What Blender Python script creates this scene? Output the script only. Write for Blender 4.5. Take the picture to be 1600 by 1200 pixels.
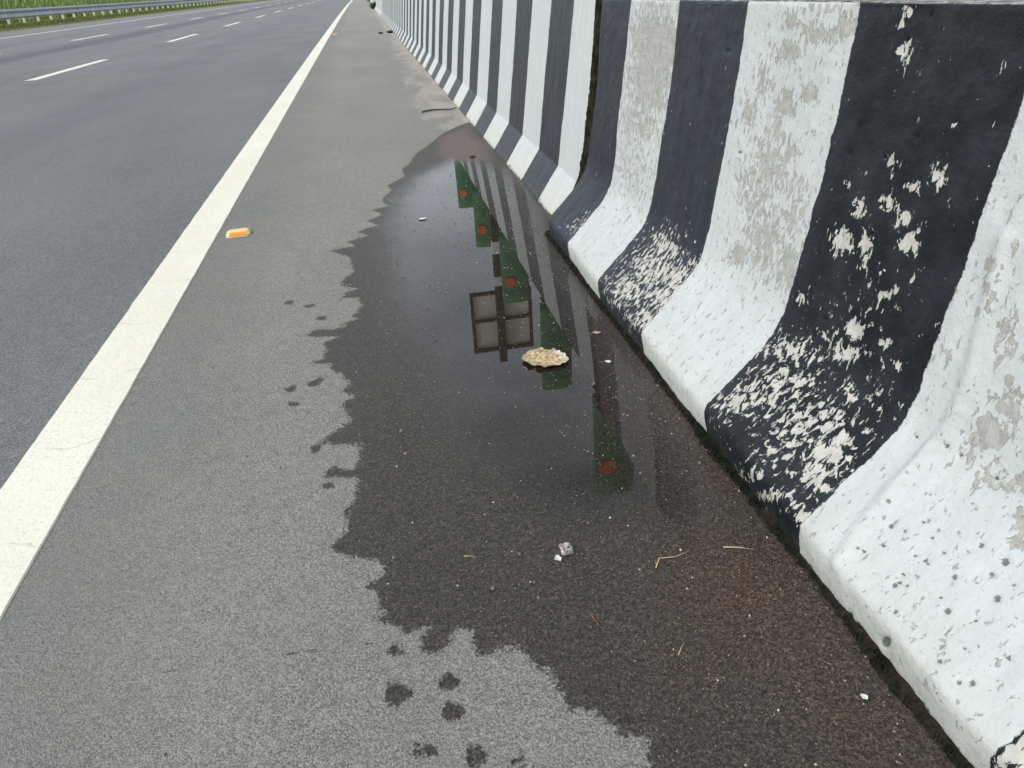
import bpy, bmesh, math, random
import numpy as np
from mathutils import Matrix, Vector, noise as mnoise
D = {"cam": [1149.8398, 0.5019, -0.0643, 0.1542, 0.8344], "axes": [[0.981345, -0.183818, -0.056331], [0.137231, 0.464532, 0.874858], [0.134647, 0.866268, -0.481092]], "wet": [[0.6441, 5.2404], [0.5399, 5.1085], [0.4071, 4.8553], [0.2891, 4.5192], [0.2071, 4.3244], [0.1555, 4.0826], [0.1066, 3.9429], [0.1112, 3.7892], [0.0185, 3.6208], [0.0358, 3.5221], [-0.0168, 3.3619], [0.0072, 3.2391], [-0.0627, 3.203], [-0.019, 3.1127], [-0.0866, 3.0406], [-0.0392, 2.9558], [-0.1309, 2.9008], [-0.0844, 2.831], [-0.1621, 2.7769], [-0.1309, 2.7172], [-0.2239, 2.6894], [-0.149, 2.5878], [-0.1395, 2.4268], [-0.1807, 2.3467], [-0.1718, 2.3017], [-0.1188, 2.2602], [-0.1727, 2.2329], [-0.1702, 2.1988], [-0.1289, 2.185], [-0.1118, 2.1154], [-0.1383, 2.0339], [-0.1236, 2.0195], [-0.1671, 1.991], [-0.1561, 1.969], [-0.1953, 1.9634], [-0.2365, 1.9719], [-0.2638, 1.9538], [-0.2591, 1.9304], [-0.2114, 1.9154], [-0.1854, 1.9203], [-0.1797, 1.9012], [-0.2186, 1.8752], [-0.2067, 1.8266], [-0.2149, 1.7782], [-0.2531, 1.7595], [-0.2221, 1.7539], [-0.1973, 1.7389], [-0.1881, 1.6961], [-0.164, 1.6747], [-0.1573, 1.6449], [-0.148, 1.6422], [-0.1492, 1.6089], [-0.164, 1.5806], [-0.1309, 1.5487], [-0.166, 1.5219], [-0.1539, 1.4916], [-0.1407, 1.4391], [-0.1667, 1.4109], [-0.1893, 1.3854], [-0.2019, 1.3632], [-0.1695, 1.3492], [-0.1388, 1.3332], [-0.1242, 1.3442], [-0.1178, 1.3078], [-0.1232, 1.2735], [-0.1385, 1.2501], [-0.17, 1.2541], [-0.1859, 1.2406], [-0.1632, 1.2257], [-0.1321, 1.2217], [-0.1235, 1.2021], [-0.1356, 1.1474], [-0.1493, 1.1026], [-0.1421, 1.0587], [-0.1574, 1.0434], [-0.1798, 1.0202], [-0.1469, 0.9905], [-0.095, 0.9662], [-0.0841, 0.9432], [-0.0921, 0.9195], [-0.1157, 0.9136], [-0.0987, 0.8992], [-0.0935, 0.8712], [-0.0875, 0.844], [-0.107, 0.8343], [-0.0842, 0.8262], [-0.0637, 0.8148], [-0.0569, 0.8005], [-0.0247, 0.8003], [-0.0299, 0.7829], [-0.0461, 0.7662], [-0.0262, 0.7509], [0.0026, 0.7617], [0.011, 0.7866], [0.0369, 0.7804], [0.0369, 0.7535], [0.0436, 0.7296], [0.0675, 0.7297], [0.0837, 0.7423], [0.106, 0.7275], [0.1144, 0.7014], [0.1312, 0.6874], [0.1334, 0.6663], [0.1423, 0.6485], [0.1402, 0.6227], [0.1456, 0.6107], [0.1582, 0.6224], [0.1753, 0.6038], [0.195, 0.5849], [0.1924, 0.5716], [0.2087, 0.5679], [0.2256, 0.554], [0.2162, 0.519], [0.2169, 0.4865], [0.252, 0.441], [0.3658, 0.3747], [0.5941, 0.2938], [0.7402, 0.4423], [0.6097, 0.8131], [0.643, 1.1832], [0.7268, 2.7661], [0.7153, 4.0745], [0.6776, 5.1657]], "spots": [[[-0.0868, 0.7085], [-0.0696, 0.7044], [-0.0611, 0.6867], [-0.0742, 0.6816], [-0.0805, 0.674], [-0.086, 0.6864]], [[-0.0154, 0.7035], [-0.0035, 0.7072], [0.0074, 0.6938], [-0.0003, 0.6882], [-0.0114, 0.6908]], [[-0.0127, 0.6622], [-0.0054, 0.6585], [0.0038, 0.6504], [0.0013, 0.6441], [-0.0094, 0.6388], [-0.0126, 0.6473]], [[-0.0834, 0.774], [-0.0742, 0.7741], [-0.0691, 0.7658], [-0.0801, 0.7649]], [[-0.0524, 0.6077], [-0.0388, 0.6064], [-0.0355, 0.5985], [-0.0461, 0.5956], [-0.0528, 0.6016]], [[0.0059, 0.5838], [0.0159, 0.5921], [0.0196, 0.5842], [0.0281, 0.577], [0.0166, 0.5744], [0.0069, 0.5732]], [[0.0628, 0.5656], [0.0711, 0.5672], [0.0695, 0.559], [0.0631, 0.5587]], [[-0.242, 1.6429], [-0.2262, 1.6654], [-0.2135, 1.6582], [-0.2175, 1.6424], [-0.2351, 1.6276]], [[-0.2979, 1.6361], [-0.2771, 1.6433], [-0.2799, 1.6178], [-0.2937, 1.6218]], [[-0.2402, 2.0572], [-0.2258, 2.0671], [-0.2194, 2.0409], [-0.2358, 2.0414]], [[-0.2833, 2.1668], [-0.2644, 2.1711], [-0.2614, 2.1492], [-0.2769, 2.1543]], [[-0.3462, 2.2141], [-0.3296, 2.2248], [-0.3256, 2.1966], [-0.3433, 2.2025]], [[-0.2844, 1.5592], [-0.2712, 1.5584], [-0.2631, 1.547], [-0.279, 1.5455]], [[-0.1864, 1.2563], [-0.1701, 1.2587], [-0.1535, 1.2474], [-0.1707, 1.2321], [-0.1844, 1.2336]], [[-0.1921, 1.2076], [-0.1824, 1.2093], [-0.1772, 1.1973], [-0.1893, 1.1964]], [[-0.2292, 1.9254], [-0.1808, 1.9543], [-0.1593, 1.9385], [-0.1904, 1.9132]], [[-0.2211, 1.3485], [-0.207, 1.3596], [-0.2051, 1.3441], [-0.215, 1.332]]], "water": [[0.3786, 4.0614], [0.1829, 3.7568], [0.0507, 3.3337], [-0.0082, 2.8277], [-0.0134, 2.3507], [-0.0112, 1.9689], [0.0189, 1.6698], [0.0496, 1.4047], [0.0903, 1.2269], [0.1448, 1.0933], [0.2235, 1.0147], [0.2833, 0.9773], [0.3445, 0.9686], [0.3748, 0.9394], [0.4241, 0.918], [0.4688, 0.9691], [0.4986, 1.1267], [0.5074, 1.3019], [0.5254, 1.482], [0.5514, 1.7431], [0.5614, 2.0345], [0.5606, 2.3107], [0.5668, 2.6082], [0.5991, 2.8649], [0.6341, 3.2644], [0.5916, 3.6738], [0.5191, 3.9941]], "silt_dry": [[0.9228, 31.5007], [0.5284, 15.2393], [0.47, 9.0539], [0.3801, 6.3965], [0.3756, 5.5411], [0.5991, 5.4106], [0.635, 7.1], [0.7339, 11.7556], [1.0004, 27.4682]], "silt_wet": [[0.3959, 4.745], [0.329, 4.2645], [0.3857, 3.9737], [0.5578, 3.9756], [0.5988, 4.4855], [0.5707, 5.0131]], "brown": [[0.7003, 1.882], [0.5206, 1.2981], [0.491, 1.0213], [0.3321, 0.8226], [0.2983, 0.6317], [0.3525, 0.4881], [0.5164, 0.3755], [0.5657, 0.3787], [0.5805, 0.8205], [0.5796, 1.5916], [0.6039, 2.0765]], "cracks": [[[-0.4677, 0.81], [-0.4064, 0.8067], [-0.3622, 0.8042], [-0.3007, 0.8069], [-0.2461, 0.801], [-0.2006, 0.7972], [-0.1087, 0.7908]], [[0.3644, 5.8643], [0.4648, 5.9043], [0.536, 5.7934], [0.6221, 5.9108]], [[-0.2235, 0.8003], [-0.205, 0.7947], [-0.1895, 0.7946]]], "chip": [[-0.8855, 1.4937], [-0.8033, 1.4787], [-0.7238, 1.4719], [-0.6705, 1.4674]], "nearp": [[0.582, -0.02], [0.5816, -0.0188], [0.5809, -0.0162], [0.5798, -0.0125], [0.5782, -0.0075], [0.5766, -0.0012], [0.5749, 0.0062], [0.573, 0.015], [0.571, 0.025], [0.5694, 0.0335], [0.5681, 0.0405], [0.5672, 0.046], [0.5668, 0.05], [0.5665, 0.0539], [0.5665, 0.0576], [0.5668, 0.0613], [0.5672, 0.0648], [0.5685, 0.0682], [0.5705, 0.0718], [0.5732, 0.0753], [0.5768, 0.0788], [0.5818, 0.0837], [0.5883, 0.0902], [0.5963, 0.0982], [0.6057, 0.1078], [0.6151, 0.1172], [0.6242, 0.1268], [0.6331, 0.1362], [0.6419, 0.1458], [0.6506, 0.1552], [0.6594, 0.1647], [0.6681, 0.1742], [0.6769, 0.1838], [0.6849, 0.1937], [0.6923, 0.2041], [0.699, 0.2149], [0.705, 0.2261], [0.7101, 0.2381], [0.7144, 0.2509], [0.7177, 0.2644], [0.7202, 0.2786], [0.723, 0.2968], [0.726, 0.3189], [0.7292, 0.345], [0.7328, 0.375], [0.7363, 0.4044], [0.7397, 0.4333], [0.7432, 0.4616], [0.7468, 0.4894], [0.7501, 0.5182], [0.7532, 0.5482], [0.7561, 0.5794], [0.7589, 0.6116], [0.7614, 0.6422], [0.7638, 0.6712], [0.766, 0.6984], [0.768, 0.7241], [0.7695, 0.7433], [0.7705, 0.7561], [0.771, 0.7625]], "bb": [[1.0644, 0.8391, -99.79, 32.38, -2.99, -94.0, 1], [1.0509, 0.7826, -56.94, 23.77, -5.26, -72.9, 1.1], [1.0687, 0.8181, -136.51, 56.95, -4.96, -118.66, 0.7], [1.0414, 0.7248, -165.91, 69.96, -22.62, -186.26, 0.7], [1.0091, 0.6316, -59.13, 25.92, -18.11, -88.07, 0.9], [0.9041, 0.6333, -64.4, 28.76, -12.82, -57.08, 1], [0.9483, 0.6114, -58.76, 26.76, -28.37, -120.44, 0.9], [0.9923, 0.5778, -49.27, 22.98, -23.78, -92.92, 1], [1.056, 0.548, -51.74, 24.8, -17.06, -63.85, 1], [0.946, 0.5659, -45.5, 21.76, -24.16, -87.0, 1], [1.075, 0.4921, -31.3, 14.71, -14.01, -45.37, 0.95], [1.0128, 0.5008, -53.24, 25.18, -11.59, -36.47, 1.05], [0.9203, 0.537, -43.41, 20.91, -17.93, -57.57, 1], [0.9567, 0.4799, -78.39, 37.05, -56.79, -160.88, 0.8], [1.0998, 0.5799, -91.15, 42.0, -44.35, -191.04, 0.8], [0.9084, 0.7005, -162.36, 70.68, -32.27, -201.84, 0.8], [1.1348, 0.3681, -32.25, 16.61, -31.43, -80.33, 0.8], [0.9326, 0.4524, -49.0, 23.07, -52.87, -136.84, 1], [0.9151, 0.4643, -110.11, 52.11, -62.18, -162.98, 0.7], [0.892, 0.4929, -100.18, 47.89, -40.94, -112.97, 0.8], [0.9074, 0.3831, -69.73, 34.53, -47.1, -102.13, 1], [0.861, 0.3676, -74.0, 38.26, -58.01, -116.55, 0.8], [0.8292, 0.3192, -83.92, 62.22, -85.67, -150.22, 0.8], [0.8561, 0.2979, -78.78, 73.37, -100.68, -168.83, 0.8], [0.9765, 0.3765, -37.58, 18.59, -22.7, -51.73, 1.15], [0.9821, 0.331, -19.29, 12.72, -31.08, -64.88, 1.15], [1.0389, 0.3161, -12.32, 9.81, -17.26, -36.38, 0.8], [1.0992, 0.2797, -11.0, 12.76, -16.57, -32.25, 0.75], [1.0616, 0.2259, -8.72, 12.46, -13.39, -21.23, 0.72], [0.9456, 0.2118, -8.36, 11.36, -13.58, -19.26, 0.66], [1.0806, 0.1819, -8.99, 13.5, -13.54, -20.54, 0.72], [1.1185, 0.1397, -12.24, 19.93, -22.21, -32.33, 0.8], [0.9222, 0.2833, -40.17, 42.9, -33.04, -55.86, 0.7], [0.8723, 0.1928, -18.17, 24.03, -26.79, -34.82, 1.05], [0.8685, 0.2242, -37.94, 48.92, -43.86, -58.99, 1], [0.8575, 0.1611, -16.75, 22.91, -25.47, -31.03, 0.85], [0.8257, 0.1513, -46.28, 63.02, -73.93, -86.01, 1], [0.9445, 0.1521, -10.4, 15.16, -16.59, -21.48, 0.58], [0.9986, 0.0437, -24.74, -4.76, -49.51, -66.31, 0.75], [0.9123, 0.0657, -22.37, -1.4, -45.83, -59.08, 0.75], [0.8446, 0.0975, -33.64, 45.11, -74.37, -87.01, 0.7], [0.9146, 0.312, -14.63, 12.08, -11.36, -21.15, 0.45], [0.9791, 0.429, -9.73, 4.54, -8.94, -22.86, 0.35], [0.3961, 0.1075, -45.73, 48.28, -52.93, -34.76, 1.0], [0.4014, 0.0834, -72.86, 36.14, -87.93, -62.17, 1.0], [0.8126, 0.0996, -37.9, 51.86, -62.32, -69.21, 1], [1.7404, 0.2789, -8.48, 12.53, -6.1, -17.72, 0.85], [1.7195, 0.2154, -5.56, 10.71, -6.63, -15.67, 0.9], [1.7287, 0.1462, -4.87, 10.29, -8.38, -17.93, 0.85], [1.5799, 0.2347, -13.65, 24.55, -7.42, -16.68, 1.0], [1.5652, 0.1812, -6.21, 11.65, -8.47, -17.58, 0.9], [1.5697, 0.1164, -5.76, 11.76, -15.56, -29.46, 0.9], [1.4818, 0.2018, -11.9, 21.06, -11.5, -23.48, 0.8], [1.5573, 0.2815, -18.78, 26.02, -10.85, -28.67, 0.7], [1.7472, 0.0926, -9.05, 14.45, -17.94, -42.04, 0.7], [2.273, 0.1471, -5.73, 14.61, -9.66, -26.43, 0.85], [2.2774, 0.1803, -8.12, 19.72, -13.08, -37.86, 0.8], [2.3084, 0.2093, -16.33, 38.75, -24.87, -76.03, 0.6]], "bw": [[2.0435, 0.739, -5.46, 1.79, -0.7, -11.74, 0.95], [2.0605, 0.6422, -5.48, 1.95, -1.26, -12.25, 0.85], [2.097, 0.5366, -5.09, 2.21, -2.13, -14.39, 0.55], [2.0999, 0.411, -4.84, 2.1, -2.22, -10.89, 0.35], [1.1994, 0.808, -25.22, 10.18, -3.45, -76.23, 1.0], [1.2605, 0.7954, -16.82, 6.68, -3.79, -72.38, 0.8], [1.3125, 0.8079, -18.95, 7.44, -3.44, -82.33, 0.6], [1.3659, 0.7631, -23.88, 9.29, -3.6, -51.4, 0.9], [1.3661, 0.8109, -55.27, 21.4, -1.83, -47.82, 0.7], [1.3438, 0.6768, -30.01, 11.92, -5.7, -44.19, 1.0], [1.2706, 0.7023, -39.08, 15.71, -7.9, -67.16, 1], [1.3582, 0.6344, -28.75, 11.82, -6.64, -42.6, 0.7], [1.2947, 0.5987, -35.53, 15.48, -16.18, -86.21, 1.05], [1.4429, 0.7057, -31.52, 12.18, -2.92, -28.37, 0.6], [1.4726, 0.6417, -25.2, 10.14, -3.77, -26.8, 0.6], [1.3573, 0.5625, -12.87, 6.03, -2.76, -13.55, 0.6], [1.2335, 0.5065, -21.74, 10.07, -4.41, -16.76, 0.6], [1.3182, 0.4196, -12.4, 5.71, -4.65, -15.16, 0.62], [1.2094, 0.4034, -23.34, 10.93, -6.8, -19.8, 0.75], [1.4065, 0.3643, -23.29, 11.95, -11.43, -35.14, 0.75], [1.3846, 0.5061, -12.06, 5.51, -3.06, -12.9, 0.55], [1.1387, 0.354, -22.25, 11.98, -12.74, -31.75, 0.6], [0.6728, 0.3632, -28.53, 14.79, -26.73, -43.33, 1.05], [0.6757, 0.4012, -94.15, 46.08, -43.76, -76.89, 1], [0.6773, 0.4368, -97.12, 46.75, -58.48, -111.4, 0.8], [0.7667, 0.5555, -76.66, 37.6, -40.41, -117.59, 0.9], [0.7606, 0.5319, -90.98, 44.34, -35.77, -96.18, 0.9], [0.7603, 0.4968, -125.88, 60.91, -57.29, -139.47, 0.8], [0.6554, 0.4127, -49.46, 24.26, -15.7, -27.59, 0.6], [0.71, 0.483, -47.72, 23.15, -8.57, -19.01, 0.55], [0.7838, 0.4208, -79.02, 38.06, -24.65, -51.14, 0.5], [0.6114, 0.329, -49.47, 31.16, -37.15, -52.12, 0.7], [0.6514, 0.3104, -29.98, 23.13, -35.04, -49.14, 0.55], [0.5781, 0.2855, -62.66, 55.34, -20.52, -24.24, 0.6], [0.8126, 0.4941, -80.15, 38.6, -34.99, -89.44, 0.5], [1.2471, 0.8346, -13.19, 5.28, -1.73, -70.24, 0.5], [0.6813, 0.3203, -21.53, 15.3, -32.91, -49.22, 0.4]], "pits": [[0.701, 0.1812, -236.53, 286.78, -202.16, -217.54, 1], [0.6813, 0.1891, -319.57, 377.87, -291.13, -311.23, 1], [0.5977, 0.2426, -268.97, 289.41, -203.91, -211.23, 1], [0.5629, 0.2465, -210.14, 218.29, -158.08, -158.79, 1], [0.5626, 0.2248, -321.07, 341.72, -252.13, -244.57, 1], [0.5896, 0.1921, -292.18, 324.55, -244.52, -235.84, 1], [0.6334, 0.1305, -217.66, 268.63, -204.96, -189.66, 1], [0.6213, 0.1423, -333.96, 404.27, -332.82, -307.92, 1], [0.5372, 0.2086, -231.14, 244.59, -187.34, -172.45, 1], [0.5625, 0.1567, -228.11, 260.1, -204.32, -180.09, 1], [0.6048, 0.1084, -254.04, 313.26, -249.47, -218.13, 1], [0.5332, 0.172, -409.72, 448.52, -385.78, -335.62, 1], [0.5225, 0.1092, -259.52, 301.56, -254.47, -200.87, 1], [0.4895, 0.11, -277.32, 314.2, -271.48, -205.16, 1], [0.4801, 0.1212, -287.11, 319.96, -275.18, -207.69, 1], [0.4779, 0.1701, -308.93, 325.78, -269.72, -216.9, 1], [0.6027, 0.2246, -384.87, 420.99, -327.18, -333.46, 1], [0.6481, 0.2077, -346.79, 395.81, -304.71, -320.89, 1], [0.6872, 0.156, -303.18, 376.63, -294.36, -299.69, 1], [0.7105, 0.1275, -281.0, 365.91, -288.06, -289.26, 1], [0.7013, 0.1298, -286.2, 369.73, -292.1, -291.17, 1], [0.6705, 0.2207, -338.92, 388.73, -290.37, -318.57, 1], [0.6735, 0.2154, -334.92, 386.38, -289.91, -317.09, 1], [0.6227, 0.2038, -361.1, 406.51, -319.73, -325.39, 1], [0.6452, 0.1754, -334.36, 393.11, -312.76, -314.01, 1], [0.6316, 0.1813, -345.15, 399.95, -319.19, -317.94, 1], [0.5173, 0.1403, -404.75, 456.39, -404.88, -328.05, 1], [0.5811, 0.1619, -368.83, 422.62, -354.08, -322.48, 1], [0.5359, 0.2341, -443.02, 459.67, -369.68, -350.51, 1], [0.7243, 0.3127, -310.8, 238.27, -204.88, -315.3, 1], [0.7745, 0.2965, -280.84, 257.24, -191.19, -293.62, 1], [0.6999, 0.3131, -359.63, 272.01, -256.41, -384.34, 1], [0.6406, 0.3181, -362.88, 254.87, -236.7, -335.81, 1], [0.729, 0.2032, -300.19, 361.91, -266.12, -304.47, 1], [0.6266, 0.1813, -348.26, 402.21, -322.06, -318.94, 1], [0.637, 0.1476, -327.09, 396.72, -322.66, -307.04, 1], [0.631, 0.1384, -326.53, 399.72, -327.87, -305.1, 1], [0.5974, 0.0551, -122.49, 3.41, -129.08, -110.71, 1], [0.6814, 0.0, -145.38, -13.48, -158.94, -67.87, 1], [0.6444, 0.0061, -193.41, -31.55, -210.75, -171.92, 1], [1.0076, 0.5253, -261.36, 124.69, -115.62, -387.95, 1], [1.1087, 0.6733, -250.76, 104.86, -63.74, -408.61, 1], [1.028, 0.6392, -276.21, 120.73, -82.22, -419.92, 1], [1.0501, 0.798, -301.07, 125.92, -28.09, -473.19, 1], [1.0079, 0.8286, -330.95, 140.24, -17.57, -503.33, 1], [1.6155, 0.7506, -138.22, 50.59, -21.4, -318.56, 1], [1.0581, 0.3625, -216.42, 111.6, -140.14, -333.12, 1], [1.4829, 0.5633, -145.28, 67.2, -57.26, -304.88, 1], [1.0022, 0.1073, -178.18, 280.44, -189.77, -244.07, 1], [0.9705, 0.6774, -263.61, 113.55, -60.66, -353.23, 1], [1.1164, 0.6291, -240.38, 103.88, -74.66, -392.66, 1]], "seams": [[[0.7622, 0.5903], [0.755, 0.5426], [0.7448, 0.4764], [0.7353, 0.416], [0.7332, 0.3685], [0.7411, 0.3017], [0.7443, 0.2268], [0.732, 0.1439], [0.7134, 0.0929]], [[1.7608, 0.7692], [1.7432, 0.6888], [1.7153, 0.5787], [1.6888, 0.4493], [1.6782, 0.3253], [1.6443, 0.2472]], [[0.7453, 0.2989], [0.7417, 0.2485], [0.7317, 0.1982]]], "Yn": [2.5874, 2.2793, 1.9173, 1.551, 1.1762, 0.8083, 0.4114], "Yf": [3.0731, 3.4465, 3.8334, 4.215, 4.6245, 5.0056, 5.4614, 5.8626], "Xe": -0.7576, "per": 8.4896, "Y0": 11.7734, "posts": [[46.467, 0.193], [48.427, 0.214], [50.253, 0.208], [52.061, 0.238], [53.868, 0.241], [55.805, 0.236], [57.77, 0.235], [59.628, 0.249]], "leaf": [[0.2787, 1.612], [0.292, 1.6376], [0.3152, 1.6532], [0.3375, 1.656], [0.3549, 1.6372], [0.3679, 1.6427], [0.378, 1.6225], [0.3874, 1.6009], [0.3905, 1.5743], [0.3778, 1.5567], [0.368, 1.5561], [0.3611, 1.5476], [0.3417, 1.5535], [0.3246, 1.5482], [0.3081, 1.5601], [0.2884, 1.5802]], "straw1": [[0.3423, 0.8363], [0.3544, 0.8545], [0.3808, 0.8525], [0.4062, 0.8586]], "straw2": [[0.4642, 0.8549], [0.4883, 0.8472], [0.5086, 0.8388]], "red": [[0.2155, 0.7649], [0.2182, 0.754], [0.2207, 0.7458]], "twig": [[0.3602, 5.8047], [0.4367, 5.858], [0.5174, 5.8424], [0.5763, 5.8063], [0.6237, 5.8796]], "straw3": [[0.0471, 0.9385], [0.0564, 0.9361], [0.0663, 0.9304]], "straw4": [[0.3116, 0.6656], [0.3213, 0.6782], [0.3291, 0.6856]], "s5": [[-0.0692, 1.1246], [-0.0637, 1.1431]], "p_stone": [0.2144, 0.9103], "p_feather": [0.1967, 0.8958], "p_stud": [-0.597, 3.0434], "p_stud2": [-0.5862, 18.1168], "p_stud3": [-0.5232, 34.6571], "p_paper": [0.1372, 2.9714], "p_paper2": [0.4811, 1.5441], "p_red2": [0.5012, 1.7121], "p_bit1": [0.4957, 4.0746], "p_debris": [0.3798, 17.0343], "p_debris2": [0.5391, 17.0651], "p_weed": [0.7943, 38.1795], "p_weed2": [1.0231, 58.8965], "p_peb1": [-0.0344, 1.3631], "p_peb2": [-0.0302, 1.2717], "p_peb3": [0.0818, 0.856], "p_peb4": [0.138, 0.9232], "p_bit3": [0.0314, 6.7854], "p_bit5": [-0.0573, 0.7058], "p_bit6": [0.5168, 0.5498], "p_clod": [0.0113, 1.8888]}
for o in list(bpy.data.objects): bpy.data.objects.remove(o, do_unlink=True)
scene = bpy.context.scene
R = math.radians
# ------------------------------------------------------------------ camera
cam_d = bpy.data.cameras.new('camera'); cam = bpy.data.objects.new('camera', cam_d); scene.collection.objects.link(cam)
r_, u_, f_ = [Vector(v) for v in D['axes']]
M = Matrix((r_, u_, -f_)).transposed().to_4x4(); M.translation = (0, 0, D['cam'][4]); cam.matrix_world = M
cam_d.sensor_fit = 'HORIZONTAL'; cam_d.sensor_width = 36; cam_d.lens = 36*D['cam'][0]/1600
cam_d.clip_start = 0.02; cam_d.clip_end = 3000
scene.camera = cam
# ------------------------------------------------------------------ world, sun, exposure
SUN_EL, SUN_AZ = 40.0, 243.0
w = bpy.data.worlds.new('World'); scene.world = w; w.use_nodes = True
nt = w.node_tree; N = nt.nodes; L = nt.links; N.clear()
sky = N.new('ShaderNodeTexSky'); sky.sky_type = 'NISHITA'; sky.sun_disc = False
sky.sun_elevation = R(SUN_EL); sky.sun_rotation = R(SUN_AZ); sky.air_density = 1.0; sky.dust_density = 2.5; sky.ozone_density = 1.0
hs = N.new('ShaderNodeHueSaturation'); hs.inputs['Saturation'].default_value = 0.46
tc = N.new('ShaderNodeTexCoord'); mp = N.new('ShaderNodeMapping'); mp.inputs['Scale'].default_value = (1, 1, 2.5)
cl = N.new('ShaderNodeTexNoise'); cl.inputs['Scale'].default_value = 1.6; cl.inputs['Detail'].default_value = 6
cr = N.new('ShaderNodeValToRGB'); cr.color_ramp.elements[0].position = .38; cr.color_ramp.elements[1].position = .68
cr.color_ramp.elements[0].color = (0, 0, 0, 1); cr.color_ramp.elements[1].color = (.55, .55, .55, 1)
mx = N.new('ShaderNodeMix'); mx.data_type = 'RGBA'; mx.inputs['B'].default_value = (11.0, 11.8, 12.6, 1)
bg = N.new('ShaderNodeBackground'); bg.inputs['Strength'].default_value = 0.128
out = N.new('ShaderNodeOutputWorld')
L.new(tc.outputs['Generated'], mp.inputs['Vector']); L.new(mp.outputs[0], cl.inputs['Vector']); L.new(cl.outputs['Fac'], cr.inputs['Fac'])
L.new(sky.outputs[0], hs.inputs['Color']); L.new(hs.outputs[0], mx.inputs['A']); L.new(cr.outputs[0], mx.inputs['Factor'])
L.new(mx.outputs['Result'], bg.inputs['Color']); L.new(bg.outputs[0], out.inputs['Surface'])
sd = bpy.data.lights.new('sun', 'SUN'); sd.energy = 1.4; sd.angle = R(14); sd.color = (1.0, .97, .91)
sun = bpy.data.objects.new('sun', sd); scene.collection.objects.link(sun)
sdir = Vector((math.sin(R(SUN_AZ))*math.cos(R(SUN_EL)), math.cos(R(SUN_AZ))*math.cos(R(SUN_EL)), math.sin(R(SUN_EL))))
sun.rotation_euler = (-sdir).to_track_quat('-Z', 'Y').to_euler(); sun.location = (-10, 0, 20)
vs = scene.view_settings; vs.view_transform = 'Standard'; vs.look = 'None'; vs.exposure = 0.12; vs.gamma = 1.0; vs.use_curve_mapping = False
rng = np.random.default_rng(7); random.seed(7)
COL = scene.collection

# ------------------------------------------------------------------ helpers
def tag(o, label=None, cat=None, group=None, kind=None):
    if label: o['label'] = label
    if cat: o['category'] = cat
    if group: o['group'] = group
    if kind: o['kind'] = kind
    return o
def mesh(name, V, F, mat=None, parent=None, smooth=True, attrs=None, loc=None):
    me = bpy.data.meshes.new(name)
    me.from_pydata([tuple(v) for v in V], [], [tuple(f) for f in F])
    for k, a in (attrs or {}).items():
        at = me.attributes.new(k, 'FLOAT', 'POINT'); at.data.foreach_set('value', np.asarray(a, np.float32).ravel())
    if smooth: me.polygons.foreach_set('use_smooth', [True]*len(me.polygons))
    me.update(); o = bpy.data.objects.new(name, me)
    if mat: me.materials.append(mat)
    COL.objects.link(o)
    if parent: o.parent = parent
    if loc is not None: o.location = loc
    return o
def empty(name, loc):
    o = bpy.data.objects.new(name, None); o.location = loc; o.empty_display_size = .1; COL.objects.link(o); return o
def grid_faces(n, m, flip=False):
    i, j = np.meshgrid(np.arange(n-1), np.arange(m-1), indexing='ij'); a = (i*m+j).ravel()
    F = np.stack([a, a+m, a+m+1, a+1], 1)
    return (F[:, ::-1] if flip else F).tolist()
def box(V, F, x0, x1, y0, y1, z0, z1):
    b = len(V)
    V += [(x0,y0,z0),(x1,y0,z0),(x1,y1,z0),(x0,y1,z0),(x0,y0,z1),(x1,y0,z1),(x1,y1,z1),(x0,y1,z1)]
    F += [(b,b+3,b+2,b+1),(b+4,b+5,b+6,b+7),(b,b+1,b+5,b+4),(b+1,b+2,b+6,b+5),(b+2,b+3,b+7,b+6),(b+3,b,b+4,b+7)]
def tube(V, F, P, rad, n=6):
    P = [Vector(p) for p in P]; b = len(V)
    rad = rad if hasattr(rad, '__len__') else [rad]*len(P)
    for i, p in enumerate(P):
        d = (P[min(i+1, len(P)-1)]-P[max(i-1, 0)]).normalized()
        a = d.cross(Vector((0.13, .2, 1))).normalized(); c = d.cross(a)
        for k in range(n):
            t = 2*math.pi*k/n; V.append(tuple(p+(a*math.cos(t)+c*math.sin(t))*rad[i]))
    for i in range(len(P)-1):
        for k in range(n):
            F.append((b+i*n+k, b+i*n+(k+1) % n, b+(i+1)*n+(k+1) % n, b+(i+1)*n+k))
    F.append(tuple(b+k for k in range(n))[::-1]); F.append(tuple(b+(len(P)-1)*n+k for k in range(n)))
def sdf(P, poly):           # signed distance, positive inside
    poly = np.array(poly); A = poly; B = np.roll(poly, -1, 0); d = np.full(len(P), 1e9); ins = np.zeros(len(P), bool)
    for a, b in zip(A, B):
        ab = b-a; t = np.clip(((P-a)@ab)/(ab@ab+1e-12), 0, 1); q = a+t[:, None]*ab
        d = np.minimum(d, np.hypot(*(P-q).T))
        c = ((a[1] > P[:, 1]) != (b[1] > P[:, 1]))
        xi = a[0]+(P[:, 1]-a[1])*(b[0]-a[0])/((b[1]-a[1]) if abs(b[1]-a[1]) > 1e-9 else 1e-9)
        ins ^= c & (P[:, 0] < xi)
    return np.where(ins, d, -d)
def linedist(P, line):
    d = np.full(len(P), 1e9); line = np.array(line)
    for a, b in zip(line[:-1], line[1:]):
        ab = b-a; t = np.clip(((P-a)@ab)/(ab@ab+1e-12), 0, 1); d = np.minimum(d, np.hypot(*(P-a-t[:, None]*ab).T))
    return d
def curve_x(y): return 6e-5*np.maximum(y-6, 0)**2       # the road bends very gently to the right

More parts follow.
